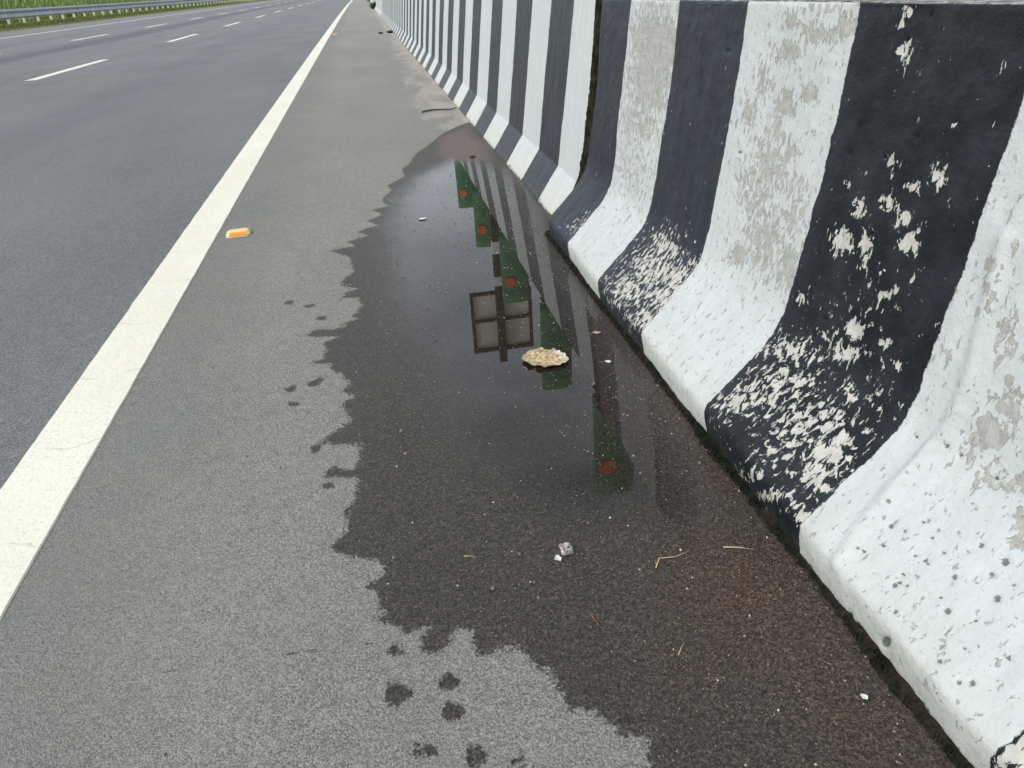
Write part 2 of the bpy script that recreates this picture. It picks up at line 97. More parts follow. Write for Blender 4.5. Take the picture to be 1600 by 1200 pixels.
# node helper ---------------------------------------------------------------
class NT:
    def __init__(s, name):
        s.m = bpy.data.materials.new(name); s.m.use_nodes = True; s.t = s.m.node_tree; s.N = s.t.nodes; s.L = s.t.links
        s.N.clear(); s.out = s.N.new('ShaderNodeOutputMaterial'); s.b = s.N.new('ShaderNodeBsdfPrincipled'); s.L.new(s.b.outputs[0], s.out.inputs[0])
        s.tc = s.N.new('ShaderNodeTexCoord'); s.obj = s.tc.outputs['Object']
    def put(s, sock, v):
        if hasattr(v, 'links') or isinstance(v, bpy.types.NodeSocket): s.L.new(v, sock)
        elif v is not None:
            if isinstance(v, (tuple, list)) and len(v) == 3 and sock.type == 'RGBA': v = (*v, 1)
            sock.default_value = v
    def math(s, op, a, b=None, c=None, clamp=False):
        n = s.N.new('ShaderNodeMath'); n.operation = op; n.use_clamp = clamp
        s.put(n.inputs[0], a)
        if b is not None: s.put(n.inputs[1], b)
        if c is not None: s.put(n.inputs[2], c)
        return n.outputs[0]
    def step(s, x, a, b, lo=0.0, hi=1.0):
        n = s.N.new('ShaderNodeMapRange'); n.interpolation_type = 'SMOOTHSTEP'
        s.put(n.inputs[0], x); s.put(n.inputs[1], a); s.put(n.inputs[2], b); s.put(n.inputs[3], lo); s.put(n.inputs[4], hi); return n.outputs[0]
    def mix(s, f, a, b, mode='MIX'):
        n = s.N.new('ShaderNodeMix'); n.data_type = 'RGBA'; n.blend_type = mode
        s.put(n.inputs['Factor'], f); s.put(n.inputs['A'], a); s.put(n.inputs['B'], b); return n.outputs['Result']
    def noise(s, vec, scale, detail=2, rough=.5, out='Fac', dist=0.0):
        n = s.N.new('ShaderNodeTexNoise'); s.put(n.inputs['Vector'], vec); n.inputs['Scale'].default_value = scale
        n.inputs['Detail'].default_value = detail; n.inputs['Roughness'].default_value = rough; n.inputs['Distortion'].default_value = dist; return n.outputs[out]
    def voro(s, vec, scale, feature='F1', out='Distance', rnd=1.0):
        n = s.N.new('ShaderNodeTexVoronoi'); s.put(n.inputs['Vector'], vec); n.inputs['Scale'].default_value = scale
        n.feature = feature; n.inputs['Randomness'].default_value = rnd; return n.outputs[out]
    def mapv(s, vec, scale=(1,1,1), loc=(0,0,0)):
        n = s.N.new('ShaderNodeMapping'); s.put(n.inputs['Vector'], vec); n.inputs['Scale'].default_value = scale; n.inputs['Location'].default_value = loc; return n.outputs[0]
    def attr(s, name):
        n = s.N.new('ShaderNodeAttribute'); n.attribute_name = name; return n.outputs['Fac']
    def comb(s, x, y, z=0.0):
        n = s.N.new('ShaderNodeCombineXYZ'); s.put(n.inputs[0], x); s.put(n.inputs[1], y); s.put(n.inputs[2], z); return n.outputs[0]
    def sep(s, v):
        n = s.N.new('ShaderNodeSeparateXYZ'); s.put(n.inputs[0], v); return n.outputs
    def ramp(s, x, stops):
        n = s.N.new('ShaderNodeValToRGB'); s.put(n.inputs[0], x); e = n.color_ramp.elements
        while len(e) < len(stops): e.new(.5)
        for k, (p, c) in enumerate(stops): e[k].position = p; e[k].color = (*c, 1) if len(c) == 3 else c
        return n.outputs[0]
    def bump(s, h, dist, strength=1.0, normal=None):
        n = s.N.new('ShaderNodeBump'); s.put(n.inputs['Height'], h); n.inputs['Distance'].default_value = dist; s.put(n.inputs['Strength'], strength)
        if normal is not None: s.put(n.inputs['Normal'], normal)
        return n.outputs[0]
    def set(s, **k):
        for a, v in k.items(): s.put(s.b.inputs[a.replace('_', ' ')], v)
        return s.m
def simple(name, col, rough=.7, nscale=40, var=.25, bump=0.0, **k):
    n = NT(name); f = n.noise(n.obj, nscale, 4, .6)
    c2 = tuple(min(1, c*(1+var)) for c in col); c1 = tuple(c*(1-var) for c in col)
    n.set(Base_Color=n.mix(n.step(f, .3, .7), c1, c2), Roughness=rough, **k)
    if bump: n.set(Normal=n.bump(f, bump))
    return n.m

# ------------------------------------------------------------------ asphalt
def asphalt(n, tint_lo, tint_hi, scale=1.0):
    """returns colour, height (0..1), grain mask for a stone mastic surface"""
    v1 = n.voro(n.obj, 400*scale, out='Color'); v1b = n.voro(n.obj, 400*scale)
    v2 = n.voro(n.obj, 720*scale, out='Color')
    a = n.sep(v1)[0]; b = n.sep(v2)[1]
    fine = n.noise(n.obj, 1100*scale, 3, .7)
    mid = n.noise(n.obj, 26, 4, .65); lo = n.noise(n.mapv(n.obj, (1, .35, 1)), 1.3, 5, .6)
    g = n.math('ADD', n.math('MULTIPLY', a, .42), n.math('ADD', n.math('MULTIPLY', b, .28), n.math('MULTIPLY', fine, .42)))
    g = n.math('ADD', g, n.math('ADD', n.math('MULTIPLY', n.math('SUBTRACT', mid, .5), .22), n.math('MULTIPLY', n.math('SUBTRACT', lo, .5), .38)))
    col = n.mix(n.step(g, .28, .86), tint_lo, tint_hi)
    # occasional pale and dark stones
    pale = n.step(n.sep(v1)[2], .955, .975); col = n.mix(n.math('MULTIPLY', pale, .45), col, (.42, .41, .38))
    dark = n.step(n.sep(v2)[2], .86, .9); col = n.mix(n.math('MULTIPLY', dark, .65), col, (.04, .04, .042))
    h = n.math('SUBTRACT', n.math('ADD', n.math('MULTIPLY', a, .5), n.math('MULTIPLY', fine, .6)), n.math('MULTIPLY', v1b, 60.0*.5/60))
    return col, h, g

# shoulder: dry, wet, puddle, silt
n = NT('shoulder_asphalt')
col, h, g = asphalt(n, (.228, .226, .205), (.492, .487, .434))
X, Y, Z = n.sep(n.obj)[:3]
edge_dark = n.step(n.math('ADD', X, n.math('MULTIPLY', n.math('SUBTRACT', n.noise(n.obj, 2.0, 3), .5), .25)), -.62, -.30)
col = n.mix(n.math('MULTIPLY', n.math('SUBTRACT', 1.0, edge_dark), .55), col, n.mix(.5, col, (.15, .16, .18)))
# colour drift
warm = n.step(n.noise(n.obj, 3.1, 3, .6), .42, .62); col = n.mix(n.math('MULTIPLY', warm, .16), col, (.36, .335, .27))
cool = n.step(n.noise(n.mapv(n.obj, loc=(7, 3, 0)), 2.4, 3, .6), .5, .68); col = n.mix(n.math('MULTIPLY', cool, .14), col, (.22, .255, .265))
patchy = n.noise(n.obj, 110, 4, .75)
silt = n.step(n.math('ADD', n.attr('silt'), n.math('MULTIPLY', n.math('SUBTRACT', n.noise(n.mapv(n.obj, (1.6, .45, 1)), 4, 5, .65), .5), .9)), -.10, .16)
col = n.mix(n.math('MULTIPLY', silt, .9), col, n.mix(n.step(patchy, .3, .7), (.42, .375, .335), (.60, .55, .50)))
# standing water
depth = n.math('ADD', n.attr('water'), n.math('ADD', n.math('MULTIPLY', n.math('SUBTRACT', n.noise(n.mapv(n.obj, (1.3, .8, 1)), 9, 5, .68), .5), .10), n.math('MULTIPLY', n.math('SUBTRACT', h, .5), .22)))
film = n.step(depth, -.11, .07)
# wetness
wn = n.math('ADD', n.math('MULTIPLY', n.math('SUBTRACT', n.noise(n.obj, 38, 5, .72), .5), .040), n.math('MULTIPLY', n.math('SUBTRACT', n.sep(v := n.voro(n.obj, 260, out='Color'))[0], .5), .011))
wet = n.step(n.math('ADD', n.attr('wet'), wn), -.0045, .0035)
brown = n.step(n.math('ADD', n.attr('brown'), n.math('MULTIPLY', n.math('SUBTRACT', n.noise(n.obj, 6, 5, .7), .5), .5)), -.12, .25)
wcol = n.mix(.86, col, (.010, .010, .010))
wcol = n.mix(n.math('MULTIPLY', n.sep(n.voro(n.obj, 380, out='Color'))[0], .62), wcol, n.mix(n.step(patchy, .35, .65), (.030, .026, .022), (.18, .158, .138)))
bcol = n.mix(n.step(n.math('ADD', n.math('MULTIPLY', patchy, .6), n.math('MULTIPLY', g, .45)), .35, .8), (.020, .011, .007), (.225, .142, .098))
wcol = n.mix(n.math('MULTIPLY', brown, .84), wcol, bcol)
pv = n.sep(n.voro(n.obj, 460, out='Color')); pn_ = n.noise(n.obj, 640, 3, .8)
kk = n.math('ADD', n.math('MULTIPLY', pv[0], .55), n.math('MULTIPLY', pn_, .6))
wcol = n.mix(.8, wcol, n.mix(n.step(kk, .25, .90), (.12, .105, .09), (2.15, 2.0, 1.85)), 'MULTIPLY')  # dark pores and highlights of the wet grain multiplied into the colour
rs = n.step(n.attr('rsilt'), -.06, .05)
wcol = n.mix(n.math('MULTIPLY', rs, .7), wcol, n.mix(n.step(patchy, .35, .65), (.15, .105, .085), (.30, .22, .185)))
# pale sand grains on the wet part
sp = n.voro(n.obj, 210, out='Color'); spd = n.voro(n.obj, 210)
grain = n.math('MULTIPLY', n.step(n.math('ADD', n.sep(sp)[0], n.math('MULTIPLY', brown, .05)), .945, .955), n.step(spd, .42, .25)); wcol = n.mix(n.math('MULTIPLY', grain, .75), wcol, n.mix(n.sep(sp)[1], (.16, .13, .10), (.42, .38, .32)))
wcol = n.mix(n.math('MULTIPLY', film, .88), wcol, n.mix(n.math('POWER', n.sep(n.voro(n.obj, 300, out='Color'))[1], 3.0), (.010, .0065, .004), (.055, .040, .028)))
col = n.mix(wet, col, wcol)
# cracks
ck = n.math('ADD', n.attr('crack'), n.math('MULTIPLY', n.math('SUBTRACT', n.noise(n.obj, 60, 4, .7), .5), .012))
ckm = n.math('MULTIPLY', n.step(ck, .0030, .0005), n.step(n.noise(n.obj, 14, 2), .42, .52))
col = n.mix(n.math('MULTIPLY', ckm, .7), col, (.03, .032, .036))
rip = n.noise(n.mapv(n.obj, (.5, 1, 1)), 60, 2, .5)
near_edge = n.step(n.attr('water'), .10, -.04)
wnorm = n.bump(rip, .0012, n.math('MULTIPLY', near_edge, .50))
nrm = n.bump(n.math('ADD', h, n.math('MULTIPLY', kk, wet)), .0030, n.math('SUBTRACT', 1.0, n.math('MULTIPLY', film, .35)))
rough = n.mix(wet, (.93, .93, .93), (.45, .45, .45))
n.set(Base_Color=col, Roughness=n.sep(rough)[0], Normal=nrm, Coat_Weight=film, Coat_Roughness=.012, Coat_IOR=1.66, Coat_Normal=wnorm)
n.put(n.b.inputs['Specular IOR Level'], n.math('MULTIPLY', n.step(wet, 0, 1, .3, .48), n.math('SUBTRACT', 1.0, n.math('MULTIPLY', film, wet))))
M_shoulder = n.m

n = NT('carriageway_asphalt')
col, h, g = asphalt(n, (.132, .137, .142), (.36, .368, .374))
X = n.sep(n.obj)[0]
xs = n.math('ADD', X, n.math('MULTIPLY', n.math('SUBTRACT', n.noise(n.mapv(n.obj, (1, .12, 1)), .8, 4), .5), 1.2))
for c0, wd, st in ((-7.0, .9, .55), (-9.9, .7, .2), (-2.6, .55, .12)):
    band = n.step(n.math('ABSOLUTE', n.math('SUBTRACT', xs, c0)), wd, wd*.2); col = n.mix(n.math('MULTIPLY', band, st), col, (.095, .102, .12))
pale = n.step(X, -12.0, -16.0); col = n.mix(n.math('MULTIPLY', pale, .5), col, (.27, .25, .22))
n.set(Base_Color=col, Roughness=.9, Normal=n.bump(h, .003)); n.b.inputs['Specular IOR Level'].default_value = .4
M_road = n.m

n = NT('marking_paint')
f = n.noise(n.obj, 90, 5, .7); f2 = n.noise(n.mapv(n.obj, (1, .4, 1)), 3, 5, .7); pit = n.voro(n.obj, 190, out='Color')
col = n.mix(n.step(f2, .35, .7), (.86, .835, .69), (.93, .91, .775))
col = n.mix(n.math('MULTIPLY', n.step(f, .42, .30), .35), col, (.55, .53, .44))
col = n.mix(n.math('MULTIPLY', n.step(n.sep(pit)[0], .90, .96), .22), col, (.45, .43, .37))
wav = n.math('ADD', n.sep(n.obj)[1], n.math('MULTIPLY', n.noise(n.obj, 7, 3), .10))
ckl = n.math('ABSOLUTE', n.math('SUBTRACT', n.math('FRACT', n.math('MULTIPLY', wav, 2.9)), .5))
col = n.mix(n.math('MULTIPLY', n.math('MULTIPLY', n.step(ckl, .012, .003), n.step(n.noise(n.obj, 11, 2), .45, .6)), .35), col, (.35, .34, .3))
n.set(Base_Color=col, Roughness=.62, Normal=n.bump(n.math('ADD', f, n.math('MULTIPLY', n.sep(pit)[1], .3)), .0022))
M_mark = n.m

# ------------------------------------------------------------------ barrier paint
WHITE, BLACK = (.60, .65, .65), (.020, .026, .036)
def barrier_mat(name, near):
    n = NT(name)
    u, s_ = n.attr('bu'), n.attr('bs')           # metres along and up the face
    uv = n.comb(u, s_)
    st = n.math('ADD', n.attr('stripe'), n.math('MULTIPLY', n.math('SUBTRACT', n.noise(uv, 22 if near else 9, 5, .7), .5), .022 if near else .03))
    blk = n.step(st, -.0012, .0012)
    fib = n.noise(n.comb(n.math('MULTIPLY', u, 2.4), s_), 34, 6, .72); blot = n.noise(uv, 2.6, 5, .65)
    fine = n.noise(uv, 260, 3, .7); wash = n.noise(n.comb(n.math('MULTIPLY', u, 5), s_), 5, 5, .65)
    # peeling
    pw = n.math('ADD', n.attr('pw'), n.math('MULTIPLY', n.math('SUBTRACT', blot, .5), .5))
    pb = n.attr('pb')
    pn = n.noise(n.comb(n.math('MULTIPLY', u, 2.0), s_, 3.0), 46, 7, .68, dist=.5)
    pn2 = n.noise(n.comb(n.math('MULTIPLY', u, 1.7), s_, 9.0), 52, 6, .64, dist=.5)
    mw = n.step(n.math('ADD', pn, n.math('MULTIPLY', pw, .26)), .660, .668)
    mb = n.step(n.math('ADD', pn2, n.math('MULTIPLY', pb, .30)), .690, .698)
    conc = n.mix(n.step(n.noise(uv, 50, 4, .7), .3, .7), (.34, .345, .325), (.50, .50, .465))
    pale = n.mix(n.step(n.noise(uv, 45, 4, .7), .3, .7), (.47, .467, .43), (.62, .615, .57))
    wcol = n.mix(n.step(wash, .32, .7), tuple(c*.90 for c in WHITE), WHITE)
    wcol = n.mix(n.math('MULTIPLY', n.step(n.noise(uv, 120, 5, .75), .40, .25), .45), wcol, (.50, .50, .47))
    yel = n.math('MULTIPLY', n.step(n.math('ADD', s_, n.math('MULTIPLY', n.math('SUBTRACT', n.noise(n.comb(n.math('MULTIPLY', u, 6), s_), 6, 6, .75), .5), .35)), .19, -.02), .55 if near else .75)
    wcol = n.mix(n.math('MULTIPLY', yel, .55), wcol, (.62, .62, .50))
    scuf = n.step(n.noise(n.comb(n.math('MULTIPLY', u, 1.3), s_, 2.0), 75, 6, .78), .52, .68); wcol = n.mix(n.math('MULTIPLY', scuf, .48), wcol, (.42, .43, .41))
    wcol = n.mix(mw, wcol, conc)
    kcol = n.mix(n.step(wash, .3, .72), BLACK, (.032, .040, .052) if near else (.045, .055, .068))
    kcol = n.mix(n.math('MULTIPLY', n.step(fib, .55, .78), .26), kcol, (.20, .22, .25))
    if near: kcol = n.mix(n.step(u, 1.25, 1.10), kcol, n.mix(n.step(n.noise(uv, 11, 6, .7), .35, .75), (.008, .0115, .015), (.026, .032, .040)))
    kcol = n.mix(mb, kcol, pale)
    col = n.mix(blk, wcol, kcol)
    # grime rising from the foot, moss at the very bottom
    gr = n.step(n.math('ADD', s_, n.math('MULTIPLY', n.math('SUBTRACT', n.noise(n.comb(n.math('MULTIPLY', u, 3), s_), 9, 5, .75), .5), .20)), .085, -.01)
    col = n.mix(n.math('MULTIPLY', gr, .5), col, n.mix(blk, (.52, .52, .42), (.07, .075, .07)))
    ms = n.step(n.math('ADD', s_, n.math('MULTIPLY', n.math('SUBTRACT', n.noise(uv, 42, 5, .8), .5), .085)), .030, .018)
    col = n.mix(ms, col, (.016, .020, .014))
    # top edge: worn, mossy
    tp = n.step(n.math('ADD', n.attr('top'), n.math('MULTIPLY', n.math('SUBTRACT', n.noise(n.obj, 28, 5, .75), .5), .7)), .35, .55)
    col = n.mix(tp, col, n.mix(n.step(n.noise(n.obj, 60, 4, .7), .4, .62), (.05, .055, .04), (.36, .37, .33)))
    h = n.math('ADD', n.math('MULTIPLY', n.noise(uv, 18, 6, .6), 1.0), n.math('MULTIPLY', fine, .10))
    edge = n.math('SUBTRACT', n.math('MULTIPLY', n.mix(blk, mw, mb), -.18), n.math('MULTIPLY', blk, .06))
    nr = n.bump(n.math('ADD', h, edge), .006 if near else .003)
    rough = n.mix(blk, (.62, 0, 0), (.42, 0, 0))
    if near:
        ps = n.attr('pit'); pm = n.step(ps, .25, .7)
        col = n.mix(n.math('MULTIPLY', pm, .8), col, n.mix(blk, (.07, .075, .07), (.006, .007, .008)))
        v = n.voro(uv, 46, out='Color'); vd = n.voro(uv, 46)
        sm = n.math('MULTIPLY', n.step(n.sep(v)[0], .93, .935), n.step(vd, .13, .09))
        col = n.mix(n.math('MULTIPLY', sm, .6), col, n.mix(blk, (.22, .225, .21), (.012, .013, .015)))
        hair = n.step(n.math('ABSOLUTE', n.math('SUBTRACT', n.noise(uv, 7, 6, .6, dist=.8), .5)), .004, .0005)
        col = n.mix(n.math('MULTIPLY', n.math('MULTIPLY', hair, n.math('SUBTRACT', 1.0, blk)), .28), col, (.36, .36, .33))
    n.set(Base_Color=col, Roughness=n.sep(rough)[0], Normal=nr)
    n.b.inputs['Specular IOR Level'].default_value = .28
    return n.m
M_near = barrier_mat('near_barrier_paint', True); M_far = barrier_mat('far_barrier_paint', False)

def tri_wave(y, edges, first_black_between):   # distance to the nearest stripe edge, positive inside black
    e = np.array(sorted(edges)); k = np.searchsorted(e, y)
    d = np.min(np.abs(y[:, None]-e[None]), 1)
    return np.where((k % 2) == first_black_between, d, -d)

# near block ---------------------------------------------------------------
NP = np.array(D['nearp']); cs = np.r_[0, np.cumsum(np.hypot(*(NP[1:]-NP[:-1]).T))]; S = cs[-1]
Yend, Ystart = D['Yn'][0], -0.75
ys = np.r_[np.arange(Ystart, .2, .03), np.arange(.2, 1.12, .0034), np.arange(1.12, Yend-.03, .0085), Yend-.024, Yend-.016, Yend-.009, Yend-.004, Yend]
ss = np.r_[np.linspace(0, .42, 120), np.linspace(.42, S, 80)[1:]]
TOPW = .195
topx = np.array([.003, .007, .014, .03, .06, .10, .14, TOPW-.03, TOPW-.014, TOPW-.006])
nf = len(ss)
prof = [(np.interp(s, cs, NP[:, 0]), np.interp(s, cs, NP[:, 1]), s, 0.0) for s in ss]
X1 = NP[-1, 0]; ZT = .766
prof += [(X1+.002, ZT-.0015, S+.003, .3), (X1+.007, ZT, S+.008, 1)] + [(X1+t, ZT, S+t, 1) for t in topx[2:-1]] + [(X1+TOPW, ZT, S+TOPW, 1)]
back = [(2*(X1+TOPW/2)-np.interp(s, cs, NP[:, 0]), np.interp(s, cs, NP[:, 1]), s, 0.0) for s in np.linspace(S, 0, 30)]
prof += back; prof = np.array(prof); npf = len(prof)
edges = D['Yn'] + [.4114-.41, -.40]
edges = [e for e in D['Yn'][1:]] + [0.0, -.41]
V = []; U = np.zeros((len(ys), npf)); T = np.zeros((len(ys), npf)); SS = np.tile(prof[:, 2], (len(ys), 1)); TP = np.tile(prof[:, 3], (len(ys), 1))
PB = np.zeros_like(U); PW = np.zeros_like(U); PIT = np.zeros_like(U)
U[:] = ys[:, None]
fm = (np.arange(npf) < nf)
for Y0, S0, a_, b_, c_, d_, wt in D['bb']:
    wt *= .88 if Y0 < 1.25 else 1
    g_ = wt*np.exp(-.62*((a_*(U-Y0)+b_*(SS-S0))**2+(c_*(U-Y0)+d_*(SS-S0))**2)); PB = np.maximum(PB, np.where(fm, g_, 0))
for Y0, S0, a_, b_, c_, d_, wt in D['bw']:
    g_ = wt*np.exp(-.8*((a_*(U-Y0)+b_*(SS-S0))**2+(c_*(U-Y0)+d_*(SS-S0))**2)); PW = np.maximum(PW, np.where(fm, g_, 0))
PB *= np.where((SS > .05) & (SS < .33), np.where(U > 1.4, .62, .80), 1.0)
PB += .07+.16*((SS > .06) & (SS < .30) & (U < 2.0)); PW += .16
for Y0, S0, a_, b_, c_, d_, wt in D['pits']:
    PIT = np.maximum(PIT, np.where(fm, np.clip(1.7-np.hypot(a_*(U-Y0)+b_*(SS-S0), c_*(U-Y0)+d_*(SS-S0)), 0, 1), 0))
off = np.zeros_like(U)
for i, y in enumerate(ys):
    for j in range(nf):
        s = prof[j, 2]
        off[i, j] = .0062*(mnoise.noise(Vector((y*4.2, s*3.5, 1.3))))+.0022*mnoise.noise(Vector((y*14, s*11, 4.1)))+.0010*mnoise.noise(Vector((y*38, s*30, 8.1)))
for q_, amp, wd in ((D['seams'][0], .006, .012), (D['seams'][1], .0035, .008), (D['seams'][2], .004, .008)):
    P = np.stack([U.ravel(), SS.ravel()], 1); d = linedist(P, q_).reshape(U.shape); off += np.where(fm, amp*np.exp(-(d/wd)**2), 0)
off -= .004*PIT
off -= np.where(fm, .0012*np.clip(PB-.7, 0, .3)/.3, 0)
tang = np.gradient(prof[:, :2], axis=0); nrm_ = np.stack([-tang[:, 1], tang[:, 0]], 1); nrm_ /= np.linalg.norm(nrm_, axis=1)[:, None]+1e-9
for i, y in enumerate(ys):
    e = max(0, 1-(Yend-y)/.035); inset = .022*e*e
    e0 = max(0, 1-(y-Ystart)/.05); inset += .02*e0*e0
    for j in range(npf):
        x, z = prof[j, 0], prof[j, 1]; z += .011*min(1, max(0, (2.1-y)/1.5))*max(z, 0)/.766
        if j < nf: x += nrm_[j, 0]*(off[i, j]-inset); z += nrm_[j, 1]*(off[i, j]-inset*.3)
        elif prof[j, 3] > .5: z += .004*mnoise.noise(Vector((x*9, y*9, 2)))+.002*mnoise.noise(Vector((x*40, y*40, 2))); z -= .004*e
        V.append((x, y, z))
ul = U.ravel(); stripe = tri_wave(ul, edges, 1)
# edges sorted ascending: -.41,0,.4114,.8083,1.1762,... ; black lies between .8083 and 1.1762 etc.
F = grid_faces(len(ys), npf, True)
F.append([j for j in range(npf)]); F.append([(len(ys)-1)*npf+j for j in range(npf)][::-1])
k_ = np.searchsorted(np.array(sorted(edges)), 1.0) % 2
stripe = tri_wave(ul, edges, k_)
near = mesh('concrete_barrier', V, F, M_near, attrs=dict(bu=ul, bs=SS.ravel(), top=TP.ravel(), stripe=stripe, pb=PB.ravel(), pw=PW.ravel(), pit=PIT.ravel()))
tag(near, 'near concrete barrier block with badly peeling black and white stripes and a rounded foot', 'barrier', 'concrete barriers along the shoulder')

# far wall -----------------------------------------------------------------
def far_wall(y0, y1, step, striped, label, seed):
    fp = [(.6395, -.02), (.6395, .0), (.7310, .1360), (.7326, .1405), (.7340, .150)]
    for z in (.25, .4, .55, .7): fp.append((.7340+.1327*(z-.15), z))
    fp += [(.8180, .790), (.8200, .798), (.8260, .802)]
    fr = [(a, b, 0) for a, b in fp]; W = 2*(.826+.075)
    fr += [(.85, .802, 1), (.95, .802, 1)] + [(W-a, b, 0) for a, b in fp[::-1]]
    fr = np.array(fr); s = np.r_[0, np.cumsum(np.hypot(*(fr[1:, :2]-fr[:-1, :2]).T))]
    yy = np.arange(y0, y1, step); yy = np.r_[yy, y1]
    V = []; m = len(fr)
    for y in yy:
        for x, z, t in fr:
            k = mnoise.noise(Vector((y*1.2, x*2, z*2)))*.003+mnoise.noise(Vector((y*6, z*5, seed)))*.0012
            V.append((x+k*(1 if x < .9 else -1)+float(curve_x(y)), y, z+(k if t else 0)))
    F = grid_faces(len(yy), m, True); F.append(list(range(m))); F.append([(len(yy)-1)*m+j for j in range(m)][::-1])
    ed = [2.60-.02] + list(D['Yf']); 
    while ed[-1] < 60: ed.append(ed[-1]+.3985)
    uu = np.repeat(yy, m); sv = np.tile(s, len(yy))
    if striped:
        e = np.array(ed[1:]); k = np.searchsorted(e, uu); d = np.min(np.abs(uu[:, None]-e[None]), 1)
        st = np.where(k % 2 == 1, d, -d)
    else: st = np.full(len(uu), -.5)
    pbv = np.where((sv < .17), .12, .0)+.0*uu
    o = mesh('concrete_barrier', V, F, M_far, smooth=False, attrs=dict(bu=uu, bs=sv, top=np.tile(fr[:, 2], len(yy)), stripe=st, pb=pbv, pw=(np.where(sv < .17, .1, .05) if striped else .62)+0*uu))
    return tag(o, label, 'barrier', 'concrete barriers along the shoulder')
far_wall(Yend+.022, 27.4, .03, True, 'long concrete barrier with crisp evenly spaced black and white stripes running into the distance', 3)
far_wall(27.42, 90, .5, False, 'distant unstriped pale barrier beyond the end of the black and white stripes', 5)

# ------------------------------------------------------------------ shoulder ground
xe = D['Xe']
xs = np.r_[xe, np.arange(xe+.02, .62, .0105), .66, .75, .9, 1.15]
yl = [-3, -1.5, -.5, 0, .2]; y = .34
while y < 9:
    yl.append(y); y += .0085 if y < 2.6 else .0085+(y-2.6)*.0075
while y < 500:
    yl.append(y); y *= 1.06
yl.append(600)
yl = np.array(yl)
XX, YY = np.meshgrid(xs, yl, indexing='ij'); P = np.stack([XX.ravel(), YY.ravel()], 1)
near_m = P[:, 1] < 9
def field(fn, default):
    o = np.full(len(P), default, float); o[near_m] = fn(P[near_m]); return o
wetf = field(lambda p: sdf(p, D['wet']), -1.0)
for spt in D['spots']: wetf = np.maximum(wetf, field(lambda p: sdf(p, spt)*1.6+.007, -1.0))
wat = field(lambda p: sdf(p, D['water']), -1.0)
# broad shallow film to the left and below the mirror part
cx = P
brown = field(lambda p: sdf(p, D['brown']), -1.0)
rsilt = field(lambda p: sdf(p, D['silt_wet']), -1.0)
sdry = sdf(P, D['silt_dry'])
sdry = np.where(P[:, 1] > 30, -1, sdry)
sdry = np.maximum(sdry, np.where(P[:, 1] > 3.2, (P[:, 0]-curve_x(P[:, 1])-.50)*.9, -1))
crack = np.full(len(P), 1.0)
for ln in D['cracks']: crack[near_m] = np.minimum(crack[near_m], linedist(P[near_m], ln))
V = np.stack([XX.ravel()+curve_x(YY.ravel()), YY.ravel(), np.zeros(XX.size)], 1)
o = mesh('road_shoulder', V, grid_faces(len(xs), len(yl)), M_shoulder, attrs=dict(wet=wetf, water=wat, brown=brown, rsilt=rsilt, silt=sdry, crack=crack))
tag(o, kind='structure')
# carriageway
def strip(name, x0, x1, ys_, z, mat, nx=2):
    V = []; xx = np.linspace(x0, x1, nx)
    for y in ys_:
        for x in xx: V.append((x+float(curve_x(y)), y, z))
    return mesh(name, V, grid_faces(len(ys_), nx, True), mat)
ylc = np.r_[-5, 0, 5, 10, 20, 30, 40, 60, 80, 110, 150, 200, 300, 450, 600]
tag(strip('road', -16.9, xe, ylc, 0, M_road, 6), kind='structure')
M_soil = simple('median_soil', (.12, .10, .06), .95, 6, .4, .02)
tag(strip('median_ground', 1.15, 14, ylc, -.004, M_soil, 3), kind='structure')
# markings: thin raised thermoplastic
def marking(name, x0, x1, y0, y1, label=None, n=None, wob=.0):
    n = n or max(2, int((y1-y0)/4)); yy = np.linspace(y0, y1, n+1); V = []
    if y1-y0 > 50: yy = np.r_[np.arange(y0, 8, .03), np.geomspace(8, y1, 60)]
    for y in yy:
        a = wob*mnoise.noise(Vector((y*9, 0, 1)))+wob*.6*mnoise.noise(Vector((y*45, 3, 1))); b = wob*mnoise.noise(Vector((y*9, 5, 1)))+wob*.6*mnoise.noise(Vector((y*45, 7, 1))); c = float(curve_x(y))
        V += [(x0+a+c, y, .0003), (x0+a+.002+c, y, .0036), (x1+b-.002+c, y, .0036), (x1+b+c, y, .0003)]
    F = grid_faces(len(yy), 4, True); m = (len(yy)-1)*4; F += [[0, 1, 2, 3], [m+3, m+2, m+1, m]]
    o = mesh(name, V, F, M_mark, smooth=False); return tag(o, kind='structure')
marking('edge_line', xe-.075, xe+.075, -2, 400, wob=.0022)
x = xe-3.75; 
for k in range(0, 26):
    y0 = D['Y0']+D['per']*k; marking('lane_line', x-.075, x+.075, y0, y0+3.4)
x = xe-7.5
for k in range(0, 22):
    y0 = 16.9+D['per']*k; marking('lane_line', x-.075, x+.075, y0, y0+3.4)
marking('far_edge_line', -12.95, -12.78, 5, 400)

